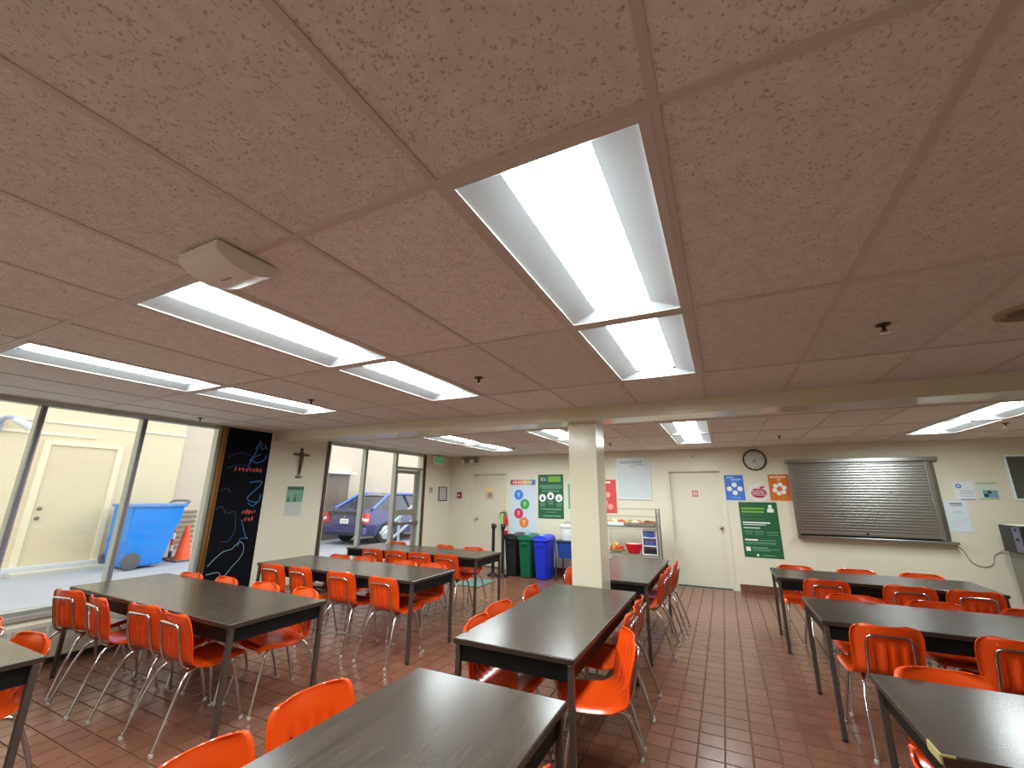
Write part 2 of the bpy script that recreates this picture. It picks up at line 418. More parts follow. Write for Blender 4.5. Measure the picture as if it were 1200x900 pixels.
# ---- back wall doors
def wall_door(name, x0, x1, h, knob_side, label):
    fr = bmesh.new(); y1 = YB; yl = YB+.07       # leaf set back in the opening
    for a, c in ((x0-.045, x0), (x1, x1+.045)): box(fr, a, c, y1-.012, y1, 0, h+.045)
    box(fr, x0, x1, y1-.012, y1, h, h+.045)
    box(fr, x0, x0+.018, y1, yl, 0, h); box(fr, x1-.018, x1, y1, yl, 0, h); box(fr, x0+.018, x1-.018, y1, yl, h-.018, h)
    root = struct(name, fr, doorm, label=label)
    obj('leaf', B(x0+.003, x1-.003, yl, yl+.04, .012, h-.004), doorm, root)
    obj('threshold', B(x0, x1, y1-.002, yl+.06, 0, .008), blackp, root)
    kx = x0+.09 if knob_side < 0 else x1-.09
    k = bmesh.new(); lathe(k, [(.032, .0), (.034, .008), (.014, .012), (.012, .035), (.026, .042), (.03, .055), (.024, .068), (.004, .072)], 16, (kx, yl, 1.03), 'y')
    obj('knob', k, chrome, root, smooth=True)
    for z in (.3, 1.1, 1.85):
        hx = x1-.02 if knob_side < 0 else x0+.02
        obj('hinge', B(hx-.008, hx+.008, yl-.012, yl, z-.045, z+.045), M('hinge_cream', (190, 180, 158), .4), root)
    return root
d2 = wall_door('door_2', -5.37, -4.5, 2.06, -1, 'cream door with yellow and pink notice beside the fire extinguisher')
obj('notice', B(-5.09, -4.82, YB+.0655, YB+.0695, 1.655, 1.72), M('yellow_sign', (240, 214, 140), .5), d2)
nt_ = obj('notice', B(-5.05, -4.85, YB+.0655, YB+.0695, 1.47, 1.64), M('pink_sign', (206, 182, 164), .5), d2)
obj('notice_mark', B(-4.985, -4.955, YB+.0635, YB+.0655, 1.52, 1.61), M('sign_brown', (130, 100, 92), .6), nt_)
obj('notice_mark', B(-4.93, -4.90, YB+.0635, YB+.0655, 1.52, 1.61), M('sign_brown', (130, 100, 92), .6), nt_)
d3 = wall_door('door_3', -.93, -.0, 2.06, 1, 'cream door with small red notice beside the snack rack')
nt_ = obj('notice', B(-.53, -.43, YB+.0655, YB+.0695, 1.58, 1.69), M('red_sign', (196, 92, 88), .5), d3)
obj('notice_mark', B(-.515, -.485, YB+.0635, YB+.0655, 1.6, 1.67), M('sign_pink', (232, 190, 180), .6), nt_)
obj('notice_mark', B(-.475, -.445, YB+.0635, YB+.0655, 1.6, 1.67), M('sign_pink', (232, 190, 180), .6), nt_)

# ================================================================== CEILING LIGHTS
LNAME = {'n0': 'nearer', 'n1': 'farther', 'f0': 'nearer', 'f1': 'farther', 'b': 'rear'}
LCOL = {-7: {'n': 'leftmost row beside the tall windows', 'f': 'row over the glass door side'}, -4: {'n': 'row below the white ceiling box', 'f': 'row left of the column'},
        -1: {'n': 'large row overhead in the centre', 'f': 'row before the snack rack door'}, 4: {'f': 'row above the metal shutter'}}
def make_light():
    t = thing('ceiling_light', '', 'ceiling light')
    W, L_ = TX-.02, TY-.02; f = .03
    b = bmesh.new(); z0, z1 = -.002, .012
    box(b, -W/2, W/2, -L_/2, -L_/2+f, z0, z1); box(b, -W/2, W/2, L_/2-f, L_/2, z0, z1)
    box(b, -W/2, -W/2+f, -L_/2+f, L_/2-f, z0, z1); box(b, W/2-f, W/2, -L_/2+f, L_/2-f, z0, z1)
    obj('frame', b, frame_w, t)
    wi, li, lw_ = W/2-f, L_/2-f, .135
    for s in (-1, 1):      # curved reflector wings
        b = bmesh.new(); N = 6; row = []
        for k in range(N+1):
            u = k/N; x = s*(wi - (wi-lw_)*u); z = .004 + .036*u
            row.append((b.verts.new((x, -li, z)), b.verts.new((x, li, z))))
        for p, q in zip(row, row[1:]): b.faces.new((p[0], p[1], q[1], q[0]))
        obj('reflector', b, white, t, smooth=True)
    for s in (-1, 1):      # sloping end plates
        b = bmesh.new()
        p = [(-wi, s*li, .004), (wi, s*li, .004), (lw_, s*(li-.045), .04), (-lw_, s*(li-.045), .04)]
        b.faces.new([b.verts.new(q) for q in p]); obj('end_plate', b, white, t)
    b = bmesh.new(); rows = []; N = 10; ll = li-.05
    ts = [(-ll, .0), (-ll+.012, .55), (-ll+.035, .85), (-ll+.07, 1), (ll-.07, 1), (ll-.035, .85), (ll-.012, .55), (ll, 0)]
    for y, s in ts:
        rr = [b.verts.new((lw_*(.72+.28*s)*math.cos(math.pi*k/N), y, (.044) - .004*math.sin(math.pi*k/N)*(.05+.95*s))) for k in range(N+1)]
        rows.append(rr)
    for A, Q in zip(rows, rows[1:]):
        for k in range(N): b.faces.new((A[k], A[k+1], Q[k+1], Q[k]))
    obj('lens', b, lens_m, t, smooth=True)
    obj('housing', B(-W/2+.002, W/2-.002, -L_/2+.002, L_/2-.002, .085, .11), white, t)
    return t
light0 = make_light(); first = True
for x, y, i, row in LIGHTS:
    o = light0 if first else dup(light0); first = False
    o.location = (x+TX/2, y+TY/2, ZC)
    if row == 'b': lab = 'recessed troffer light behind the viewer, %s' % ('left one' if i == -4 else 'right one')
    else: lab = '%s lit troffer of the pair in the %s' % (LNAME[row], LCOL[i][row[0]])
    tag(o, lab, 'ceiling light', 'recessed fluorescent troffers')

# sprinklers
spm = M('sprinkler_metal', (84, 70, 60), .35, metal=.8)
def make_spr():
    t = thing('sprinkler_head', '', 'sprinkler')
    b = bmesh.new(); lathe(b, [(.034, 0), (.032, -.006), (.018, -.01), (.012, -.012)], 16); obj('escutcheon', b, spm, t, smooth=True)
    b = bmesh.new(); lathe(b, [(.009, -.01), (.009, -.03), (.005, -.034), (.005, -.045)], 10); obj('body', b, spm, t, smooth=True)
    b = bmesh.new(); lathe(b, [(.004, -.045), (.021, -.047), (.021, -.049), (.004, -.05)], 12); obj('deflector', b, chrome, t, smooth=True)
    b = bmesh.new(); tube(b, [(-.009, 0, -.03), (-.012, 0, -.038), (-.005, 0, -.046)], .0025, 6); tube(b, [(.009, 0, -.03), (.012, 0, -.038), (.005, 0, -.046)], .0025, 6); obj('arm', b, spm, t, smooth=True)
    return t
s0 = make_spr(); first = True
for u, v, lab in ((1035, 381, 'sprinkler head on the right ceiling, the largest one'), (561, 443, 'sprinkler head between the two central light rows'),
                  (365, 469, 'sprinkler head beside the leftmost light row'), (235, 490, 'sprinkler head above the tall window near the chalkboard'),
                  (602, 525, 'far sprinkler head above the balloon banner'), (1178, 496, 'far sprinkler head right of the shutter lights'),
                  (913, 511, 'far sprinkler head near the wall clock'), (715, 520, 'far sprinkler head above the whiteboard')):
    o = s0 if first else dup(s0); first = False
    p = atz(u, v, ZC); o.location = (p.x, p.y, ZC+.004); tag(o, lab, 'sprinkler', 'ceiling sprinkler heads')
# round ceiling speaker at the right
p = atz(1196, 366, ZC); t = thing('ceiling_speaker', 'round cream ceiling speaker with ring grille at the right edge', 'speaker', (p.x+.04, p.y, ZC+.004))
crm = M('speaker_cream', (168, 148, 112), .5)
b = bmesh.new(); lathe(b, [(.13, 0), (.128, -.012), (.105, -.016), (.1, -.006)], 28); obj('ring', b, crm, t, smooth=True)
b = bmesh.new(); lathe(b, [(.095, -.004), (.06, -.014), (.01, -.02)], 28); obj('grille', b, M('speaker_grille', (120, 100, 70), .6), t, smooth=True)
# white ceiling box (access point / emergency unit)
p = atz(268, 314, ZC-.03); t = thing('access_point', 'off white curved wireless box fixed under the ceiling above a light', 'access point', (p.x, p.y, ZC-.0), R_(0))
pr = []
for k in range(9):
    a = -1+2*k/8; pr.append((a*.115, -.078+.04*(a*a)))
b = bmesh.new(); prism(b, pr + [(.115, -.006), (-.115, -.006)], -.12, .12, 'yz'); obj('shell', b, M('ap_white', (240, 236, 232), .45), t, smooth=True)
obj('base_plate', B(-.11, .11, -.1, .1, -.006, .003), M('offwhite_plastic', (226, 216, 208), .45), t)
obj('side_strip', B(-.11, .11, .1145, .1175, -.036, -.029), M('cream_strip', (250, 236, 205), .4), t)
obj('logo_strip', B(-.03, .03, -.004, .004, -.0795, -.0775), M('logo_grey', (175, 160, 155), .5), t)

# ================================================================== TABLES
TLAB = {'T0': 'dark walnut table cut off by the left edge of the photo', 'T1': 'long dark walnut table along the tall windows before the chalkboard',
        'T2': 'long dark walnut table in front of the crucifix wall', 'T3': 'long dark walnut table nearest the glazed exit door',
        'M1': 'dark walnut table filling the bottom centre foreground', 'M2': 'dark walnut table in front of the cream column',
        'M3': 'dark walnut table behind the column before the snack rack', 'R1': 'dark walnut table below the metal shutter',
        'R2': 'middle dark walnut table of the right-hand group', 'R3': 'dark walnut table in the right foreground with a yellow chipped corner'}
def make_table(k, cx, cy, L_, W, rot):
    t = thing('dining_table', TLAB[k], 'table', (cx, cy, 0), rot, 'dark walnut dining tables')
    top = obj('tabletop', B(-L_/2, L_/2, -W/2, W/2, TH-.032, TH, bev=.005), MAT_TOP, t)
    for q in ((-L_/2+.004, L_/2-.004, -W/2-.0015, -W/2+.001), (-L_/2+.004, L_/2-.004, W/2-.001, W/2+.0015)):
        obj('edge_band', B(q[0], q[1], q[2], q[3], TH-.028, TH-.006), edge_m, top)
    for q in ((-L_/2-.0015, -L_/2+.001), (L_/2-.001, L_/2+.0015)):
        obj('edge_band', B(q[0], q[1], -W/2+.004, W/2-.004, TH-.028, TH-.006), edge_m, top)
    i, z0, z1 = .03, TH-.125, TH-.032
    obj('apron', B(-L_/2+i, L_/2-i, -W/2+i, -W/2+i+.02, z0, z1), black, t); obj('apron', B(-L_/2+i, L_/2-i, W/2-i-.02, W/2-i, z0, z1), black, t)
    obj('apron', B(-L_/2+i, -L_/2+i+.02, -W/2+i+.02, W/2-i-.02, z0, z1), black, t); obj('apron', B(L_/2-i-.02, L_/2-i, -W/2+i+.02, W/2-i-.02, z0, z1), black, t)
    for sx in (-1, 1):
        for sy in (-1, 1):
            x, y = sx*(L_/2-.026), sy*(W/2-.026)
            l = obj('leg', B(x-.016, x+.016, y-.016, y+.016, .012, TH-.034, bev=.004), legm, t)
            b = bmesh.new(); lathe(b, [(.014, 0), (.017, .004), (.017, .012), (.008, .014)], 12, (x, y, 0)); obj('glide', b, blackp, l)
    if k == 'R3':
        x, y = -L_/2, -W/2
        chip = obj('chipped_edge', B(x-.004, x+.003, y-.003, y+.1, TH-.03, TH+.0006), M('bare_board', (172, 154, 98), .7, var=.12, vscale=40), top); chip['label'] = 'yellow bare board on the chipped corner'
        obj('chipped_edge', B(x+.003, x+.04, y-.0025, y+.002, TH-.006, TH+.0006), M('bare_board', (196, 176, 108), .7), top)
    return t
for a in TABLES: make_table(*a)

# ================================================================== CHAIRS
def chair_shell():
    prof = [(.2, .42), (.195, .436), (.18, .447), (.145, .449), (.10, .444), (.04, .438), (-.02, .435), (-.08, .435), (-.125, .440), (-.158, .452),
            (-.182, .474), (-.196, .504), (-.205, .535), (-.213, .565), (-.221, .60), (-.229, .635), (-.237, .67), (-.246, .705), (-.254, .737), (-.261, .762), (-.266, .782), (-.269, .795), (-.2695, .802)]
    half = [.185, .195, .202, .207, .21, .211, .21, .208, .205, .203, .201, .198, .197, .198, .200, .202, .204, .204, .201, .195, .184, .165, .14]
    prof = [(y, z if z < .45 else .45+(z-.45)*.91) for y, z in prof]
    N = 36; b = bmesh.new(); rows = []
    for i, ((y, z), hw) in enumerate(zip(prof, half)):
        t = i/(len(prof)-1); row = []
        nb = min(1, max(0, (z-.44)/.12)) if i > 7 else 0
        for k in range(N+1):
            u = -1+2*k/N; x = u*hw; yy, zz = y, z
            e = abs(u)**3.0
            if i <= 7: zz += -.0*e + .012*(u*u) - .022*max(0, abs(u)-.86)/.14*1.0      # dished seat with rolled-down edge
            yy += nb*(.045*u*u - .018*max(0, abs(u)-.88)/.12)                          # back wraps forward, edge rolled
            if 10 <= i <= 16:      # four upright flutes in the lower back
                amp = {10: .35, 11: 1, 12: 1, 13: 1, 14: 1, 15: 1, 16: .5}[i]
                if abs(u) < .62:
                    g = math.cos((u/.62)*math.pi*4 + math.pi); yy -= amp*.017*max(0, min(1, g*1.6))
            row.append(b.verts.new((x, yy, zz)))
        rows.append(row)
    for A, Q in zip(rows, rows[1:]):
        for k in range(N): b.faces.new((A[k], A[k+1], Q[k+1], Q[k]))
    bmesh.ops.recalc_face_normals(b, faces=b.faces)
    r = bmesh.ops.solidify(b, geom=b.faces[:], thickness=.006)
    return b
def make_chair():
    t = thing('shell_chair', '', 'chair')
    sh = obj('seat_shell', chair_shell(), orange, t, smooth=True)
    r = .011
    for s in (-1, 1):          # front legs
        b = bmesh.new(); tube(b, smooth_path([(s*.2, .212, .012), (s*.166, .155, .28), (s*.15, .125, .385), (s*.138, .09, .418), (s*.135, .02, .421)], 4), r, 10)
        l = obj('leg', b, chrome, t, smooth=True)
        g = bmesh.new(); lathe(g, [(.013, 0), (.015, .003), (.013, .022)], 10, (s*.201, .214, 0)); obj('glide', g, M('nylon_glide', (190, 186, 178), .5), l, smooth=True)
    for s in (-1, 1):          # rear legs
        b = bmesh.new(); tube(b, smooth_path([(s*.2, -.325, .012), (s*.182, -.245, .26), (s*.158, -.19, .385), (s*.142, -.13, .416), (s*.135, -.06, .421)], 4), r, 10)
        l = obj('leg', b, chrome, t, smooth=True)
        g = bmesh.new(); lathe(g, [(.013, 0), (.015, .003), (.013, .022)], 10, (s*.201, -.327, 0)); obj('glide', g, M('nylon_glide', (190, 186, 178), .5), l, smooth=True)
    b = bmesh.new()            # arched tube behind the back
    half_ = [(.128, -.03, .424), (.128, -.12, .42), (.128, -.185, .436), (.128, -.216, .49), (.127, -.238, .57), (.125, -.256, .67), (.119, -.267, .715), (.1, -.273, .733), (.06, -.276, .737)]
    half_ = [(x, y, z if z < .45 else .45+(z-.45)*.91) for x, y, z in half_]
    tube(b, smooth_path(half_ + [(-x, y, z) for x, y, z in half_[::-1]], 4), .0095, 10)
    obj('back_frame', b, chrome, t, smooth=True)
    b = bmesh.new(); box(b, -.14, .14, .075, .1, .418, .43); box(b, -.14, .14, -.11, -.085, .416, .428); obj('seat_support', b, chrome, t)
    for s in (-1, 1):
        for z in (.63, .5):
            b = bmesh.new(); y = -.237 if z > .6 else -.2
            lathe(b, [(.007, 0), (.006, .004), (.002, .006)], 8, (s*.09, y+.012, z), 'y'); obj('rivet', b, chrome, sh)
    return t
chair0 = make_chair(); used = False
T1n, T2n = 'table before the chalkboard', 'table by the crucifix wall'
CH_ = []   # (x, y) of the back top, rotation, label
def row(side, rot, pts, labels):
    for (x, y, *r), l in zip(pts, labels): CH_.append((x, y, R_(rot + (r[0] if r else 0)), l))
O4 = ['first', 'second', 'third', 'fourth']
row('T1n', 0, [(-5.12, 1.83, 10), (-4.60, 1.83, -4), (-4.0, 1.88, 6), (-3.54, 1.86, -2)], ['orange chair nearest the window, near side of the table before the chalkboard',
    'second orange chair from the window, near side of the table before the chalkboard', 'third orange chair from the window, near side of the table before the chalkboard',
    'orange chair nearest the aisle, near side of the table before the chalkboard'])
row('T1f', 180, [(-5.06, 2.79, 3), (-4.5, 2.82, -3), (-3.92, 2.83, 2), (-3.38, 2.84, -8)], ['orange chair under the traffic cone, far side of the table before the chalkboard',
    'orange chair whose top shows against the chalkboard foot', 'orange chair right of the chalkboard, far side of the table before it', 'orange chair at the aisle end, far side of the table before the chalkboard'])
row('T2n', 0, [(-4.90, 3.53, 3), (-4.45, 3.55, -2), (-3.80, 3.55, 3), (-3.2, 3.54, -2)], ['%s orange chair from the window wall, near side of the %s' % (o, T2n) for o in O4])
row('T2f', 180, [(-4.80, 4.50), (-4.36, 4.51, 2), (-3.70, 4.53, -1), (-3.26, 4.53, 1)], ['%s orange chair from the window wall, far side of the %s' % (o, T2n) for o in O4])
row('T3n', 0, [(-4.92, 5.17), (-4.47, 5.18, 2), (-4.03, 5.18, 0), (-3.58, 5.2, 0)], ['%s orange chair from the window wall, near side of the table by the exit door' % o for o in O4])
row('T3f', 180, [(-5.2, 6.12, 3), (-4.2, 6.13, -4), (-3.66, 6.13)], ['orange chair in front of the glass door, far side of the farthest left table',
    'middle orange chair on the far side of the farthest left table', 'orange chair beside the black posts, far side of the farthest left table'])
row('T0f', 180, [(-4.40, 1.27, -5), (-3.74, 1.26, 6)], ['pale lit orange chair top at the very left edge', 'orange chair tucked under the cut off table at left'])
row('M2l', -90, [(-1.635, 2.76, 4), (-1.69, 3.19, -6), (-1.70, 3.84, 3)], ['nearest orange chair on the left side of the table before the column', 'middle orange chair on the left side of the table before the column', 'farthest orange chair on the left side of the table before the column'])
row('M3l', -90, [(-1.70, 4.98)], ['orange chair peeking out left of the column'])
row('M2r', 90, [(-.60, 2.93, 24), (-.69, 3.46, 0), (-.70, 3.9, 0)], ['large orange chair pulled out at the right side of the table before the column', 'second orange chair along the right side of the table before the column', 'farthest orange chair along the right side of the table before the column'])
row('M3r', 90, [(-.67, 5.23, 0), (-.66, 5.68, 0), (-.62, 6.13, 0)], ['nearest orange chair on the right side of the table behind the column', 'middle orange chair on the right side of the table behind the column', 'farthest orange chair on the right side of the table behind the column'])
row('M1l', -90, [(-1.70, 1.50, -6), (-1.66, 1.01, 2)], ['orange chair back left of the foreground table, the whole top visible', 'orange chair back at the bottom edge, left of the foreground table'])
row('M1r', 90, [(-.57, 1.33, 0)], ['sliver of an orange chair right of the foreground table'])
row('R1f', 180, [(.70, 6.57), (1.31, 6.59, 2), (1.90, 6.6, -2)], ['%s orange chair from the door, far side of the table below the shutter' % o for o in O4])
row('R1n', 0, [(.86, 5.62, 2), (1.52, 5.63, -3), (1.99, 5.64, 0)], ['%s orange chair from the aisle, near side of the table below the shutter' % o for o in O4])
row('R2f', 180, [(.92, 4.91, -2), (1.46, 4.93, 3), (2.04, 4.94)], ['%s orange chair from the aisle, far side of the middle right table' % o for o in O4])
row('R2n', 0, [(.88, 3.87, 5), (1.52, 3.89, -2)], ['orange chair at the aisle end, near side of the middle right table', 'orange chair at the right edge, near side of the middle right table'])
row('R3f', 180, [(.88, 3.08, 3)], ['orange chair top behind the right foreground table'])
row('R3n', -90, [(.475, 2.01, 0)], ['orange chair tucked against the chipped end of the right foreground table'])
for x, y, rz, lab in CH_:
    o = dup(chair0) if used else chair0; used = True
    o.location = (x - math.sin(rz)*.262, y + math.cos(rz)*.262, 0); o.rotation_euler = (0, 0, rz)
    tag(o, lab, 'chair', 'orange shell chairs around the tables')

# ================================================================== WALL THINGS
def wthing(name, label, cat, wall_, x, z, group=None):
    """origin on the wall; local x to the viewer's right, -y towards the viewer"""
    if wall_ == 'back': return thing(name, label, cat, (x, YB-.001, z), 0, group)
    return thing(name, label, cat, (XL+.001, x, z), R_(90), group)
def disc(r, y, x=0, z=0, th=.0012, seg=24): return lathe(bmesh.new(), [(r, 0), (r, th)], seg, (x, y, z), 'y')
def sheet(t, w_, h_, mat, th=.004, name='sheet'): return obj(name, B(-w_/2, w_/2, -th, 0, 0, h_), mat, t)
def bars(t, rows, mat, y=-.0052, name='text_line'):
    for x0, x1, z0, z1 in rows: obj(name, B(x0, x1, y, y+.0012, z0, z1), mat, t)
gr = M('poster_green', (30, 92, 56), .55, var=.12, vscale=6); lg = M('poster_lime', (118, 176, 58), .55); pw = M('poster_white', (236, 238, 234), .55)
pg = M('poster_pale_green', (120, 170, 140), .55); pk = M('poster_dark', (40, 44, 44), .6)

# balloon banner behind the bins
t = wthing('balloon_banner', 'pale blue banner with four balloons and rainbow header behind the bins', 'banner', 'back', -4.06, .72)
sheet(t, .64, 1.22, M('banner_pale', (200, 214, 226), .55, var=.05))
hd = bmesh.new()
for k, c in enumerate(((170, 60, 64), (204, 84, 74), (214, 116, 78), (206, 170, 90), (126, 178, 96), (82, 110, 176))):
    obj('header_band', B(-.31+k*.1033, -.31+(k+1)*.1033, -.0056, -.004, 1.08, 1.19), M('rainbow_%d' % k, c, .55), t)
hd.free()
bars(t, [(-.25+k*.062, -.25+k*.062+.042, 1.105, 1.165) for k in range(8)], M('header_pale', (238, 200, 190), .55), -.0066)
for x, z, c, n in ((-.10, .86, (58, 128, 214), 'blue'), (.05, .66, (66, 158, 82), 'green'), (-.10, .46, (206, 52, 84), 'red'), (.03, .27, (226, 130, 54), 'orange')):
    q = obj('balloon', disc(.112, -.0048, x, z), M('balloon_'+n, c, .5), t); q['label'] = n + ' balloon'
    g = bmesh.new(); prism(g, [(x-.035, z+.05), (x+.035, z+.05), (x+.005, z-.06), (x-.005, z-.06)], -.0072, -.0061, 'xz'); obj('highlight', g, M('balloon_light_'+n, [min(255, int(v*.5+125)) for v in c], .5), q)
bars(t, [(-.22, .25, .06, .075)], M('banner_grey', (160, 176, 186), .5))
# green poster above the bins
t = wthing('green_notice', 'tall green notice with three white circles above the blue bin', 'poster', 'back', -3.39, 1.09)
sheet(t, .59, .93, gr)
text('lettering', "It's", .11, pw, t, -.17, -.005, .83); obj('lime_box', B(-.06, .24, -.0052, -.004, .77, .89), lg, t)
bars(t, [(-.24, .25, .69, .705), (-.27, .28, .66, .675), (-.22, .24, .63, .645), (-.2, .2, .585, .595), (-.2, .2, .56, .57), (-.23, .24, .185, .205), (-.12, .12, .13, .138), (-.18, .22, .045, .065)], pg)
for x, z in ((-.19, .43), (0, .47), (.19, .43)):
    q = obj('circle', disc(.082, -.0048, x, z), pw, t); g = bmesh.new(); prism(g, [(x-.03, z-.04), (x+.03, z-.04), (x+.025, z+.0), (x, z+.045), (x-.025, z+.0)], -.0075, -.0062, 'xz'); obj('icon', g, pg if x > .1 else pk, q)
    bars(t, [(x-.07, x+.07, z-.12, z-.108), (x-.06, x+.06, z-.15, z-.14), (x-.06, x+.06, z-.175, z-.165)], pg)
t = wthing('pale_poster', 'pale green sheet half hidden by the column', 'poster', 'back', -2.86, 1.2)
sheet(t, .36, .7, M('sheet_pale_green', (206, 222, 200), .55)); obj('picture', B(-.13, .17, -.0052, -.004, .1, .62), M('pic_green', (126, 168, 126), .6, var=.2, vscale=10), t)
# red poster
t = wthing('red_poster', 'red poster with pale food pictures right of the column', 'poster', 'back', -2.17, 1.24)
sheet(t, .42, .66, M('poster_red', (216, 74, 72), .55, var=.06))
for x, z, r in ((-.1, .5, .07), (.03, .36, .06), (-.06, .2, .09), (.08, .12, .06)): obj('picture_spot', disc(r, -.0048, x, z), M('spot_pink', (238, 156, 142), .6), t)
bars(t, [(-.16, .1, .59, .625)], pw)
# whiteboard
t = wthing('whiteboard', 'framed whiteboard with faint grey writing above the snack rack', 'whiteboard', 'back', -1.6, 1.53)
sheet(t, .64, .79, M('whiteboard_face', (206, 214, 216), .25, var=.03), .012, 'board')
for q in ((-.335, -.315, 0, .79), (.315, .335, 0, .79), (-.335, .335, -.02, 0), (-.335, .335, .79, .81)): obj('frame_bar', B(q[0], q[1], -.02, 0, q[2], q[3]), M('board_frame', (224, 226, 222), .4), t)
gsc = M('marker_grey', (150, 152, 158), .6)
for k in range(9):
    x = -.26+.05*k; g = bmesh.new(); tube(g, smooth_path([(x, -.0128, .72-.02*(k % 3)), (x+.03, -.0128, .755-.01*(k % 2)), (x+.02, -.0128, .69), (x+.06, -.0128, .72)], 4), .004, 5); obj('marker_stroke', g, gsc, t)
bars(t, [(-.06, .02, .63, .645), (.03, .24, .655, .665)], gsc, -.0136)
# wall clock
t = wthing('wall_clock', 'round wall clock with black rim beside the metal shutter', 'clock', 'back', .575, 2.235)
b = bmesh.new(); lathe(b, [(.188, 0), (.19, .02), (.18, .036), (.168, .036), (.164, .018)], 36, (0, 0, 0), 'y'); obj('rim', b, M('clock_rim', (34, 26, 22), .35), t, smooth=True)
obj('dial', disc(.166, -.0185, th=.001, seg=36), M('clock_face', (196, 196, 188), .5), t)
for k in range(12):
    a = k*math.pi/6; g = bmesh.new(); c, s = math.cos(a), math.sin(a); r1 = .125 if k % 3 == 0 else .14
    prism(g, [(s*r1-c*.004, c*r1+s*.004), (s*r1+c*.004, c*r1-s*.004), (s*.155+c*.004, c*.155-s*.004), (s*.155-c*.004, c*.155+s*.004)], -.0206, -.0196, 'xz'); obj('hour_mark', g, pk, t)
for a, l, w_, n in ((R_(217), .085, .006, 'hour_hand'), (R_(155), .125, .004, 'minute_hand')):
    g = bmesh.new(); s, c = math.sin(a), math.cos(a); prism(g, [(-c*w_, s*w_), (c*w_, -s*w_), (s*l+c*w_*.5, c*l-s*w_*.5), (s*l-c*w_*.5, c*l+s*w_*.5)], -.0236, -.0216, 'xz'); obj(n, g, pk, t)
obj('hub', disc(.01, -.0215, th=.004, seg=12), pk, t)
# blue / apple / orange posters
t = wthing('blue_poster', 'blue poster with four white circles left of the apple sign', 'poster', 'back', .2, 1.525); sheet(t, .31, .445, M('poster_blue', (62, 118, 206), .55, var=.05))
for x, z in ((0, .27), (-.085, .2), (.085, .2), (0, .13)): obj('circle', disc(.043, -.0048, x, z), pw, t)
bars(t, [(-.12, .0, .39, .415), (-.04, .12, .355, .38), (-.06, .06, .335, .343), (-.06, .08, .04, .05)], M('pale_blue', (150, 184, 232), .55))
t = wthing('apple_sign', 'round white sign with a crimson apple reading GOOD FOOD', 'sign', 'back', .575, 1.665)
obj('disc', disc(.162, 0, 0, .0, .004, 36), M('sign_white', (228, 222, 222), .5), t)
cr = M('apple_crimson', (172, 28, 68), .5); g = bmesh.new(); pts = []
for k in range(40):
    a = k*2*math.pi/40; r = .1*(1+.1*math.cos(2*a))*(1-.22*math.exp(-((a-math.pi/2)/.3)**2)); pts.append((r*1.1*math.cos(a), -.01+r*.95*math.sin(a)))
prism(g, pts, -.0056, -.0042, 'xz'); obj('apple', g, cr, t)
g = bmesh.new(); prism(g, [(.01, .075), (.04, .1), (.11, .108), (.09, .08), (.05, .07)], -.0056, -.0042, 'xz'); obj('leaf', g, cr, t)
text('lettering', 'GOOD', .062, pw, t, -.015, -.0062, .015); text('lettering', 'FOOD', .07, pw, t, .005, -.0062, -.035)
t = wthing('orange_poster', 'orange poster with a ring of white circles right of the apple sign', 'poster', 'back', .9, 1.525); sheet(t, .31, .45, M('poster_orange', (210, 108, 36), .55, var=.06))
for k in range(6): a = k*math.pi/3+.3; obj('circle', disc(.037, -.0048, .075*math.cos(a), .2+.075*math.sin(a)), pw, t)
bars(t, [(-.13, .12, .385, .42), (-.02, .03, .34, .37)], M('poster_peach', (236, 190, 160), .55)); bars(t, [(.02, .13, .05, .062), (-.15, .15, .002, .012)], M('orange_amber', (224, 146, 20), .55))
# large green poster by the door
t = wthing('green_info_poster', 'large dark green information poster between door and shutter', 'poster', 'back', .525, .57); sheet(t, .59, .925, gr)
bars(t, [(-.26, .1, .8, .83), (-.26, .09, .745, .775)], lg); bars(t, [(-.26, .03, .7, .71), (-.26, .07, .63, .642)], M('poster_moss', (70, 130, 50), .55)); bars(t, [(-.26, .16, .565, .588), (-.26, .09, .535, .547), (-.26, .0, .48, .494), (-.26, -.06, .275, .3)], pw)
bars(t, [(-.25, -.12, .42, .432), (-.09, .05, .42, .432), (.09, .26, .415, .425), (-.25, -.14, .38, .388), (-.09, .02, .38, .388), (.09, .25, .375, .383), (-.04, .2, .28, .29), (-.26, .2, .24, .25), (-.26, .2, .22, .226), (-.16, .07, .155, .168), (-.16, .24, .135, .142), (-.16, .1, .11, .118), (-.02, .18, .035, .045)], pg)
obj('white_square', B(-.26, -.19, -.0052, -.004, .1, .17), pw, t); obj('emblem', disc(.02, -.0048, -.09, .04), pw, t)
g = bmesh.new(); prism(g, [(.14, .755), (.24, .755), (.242, .795), (.225, .825), (.155, .825), (.138, .795)], -.0056, -.0042, 'xz'); f_ = obj('figure', g, pw, t); obj('figure_head', disc(.03, -.0048, .19, .855), pw, f_)
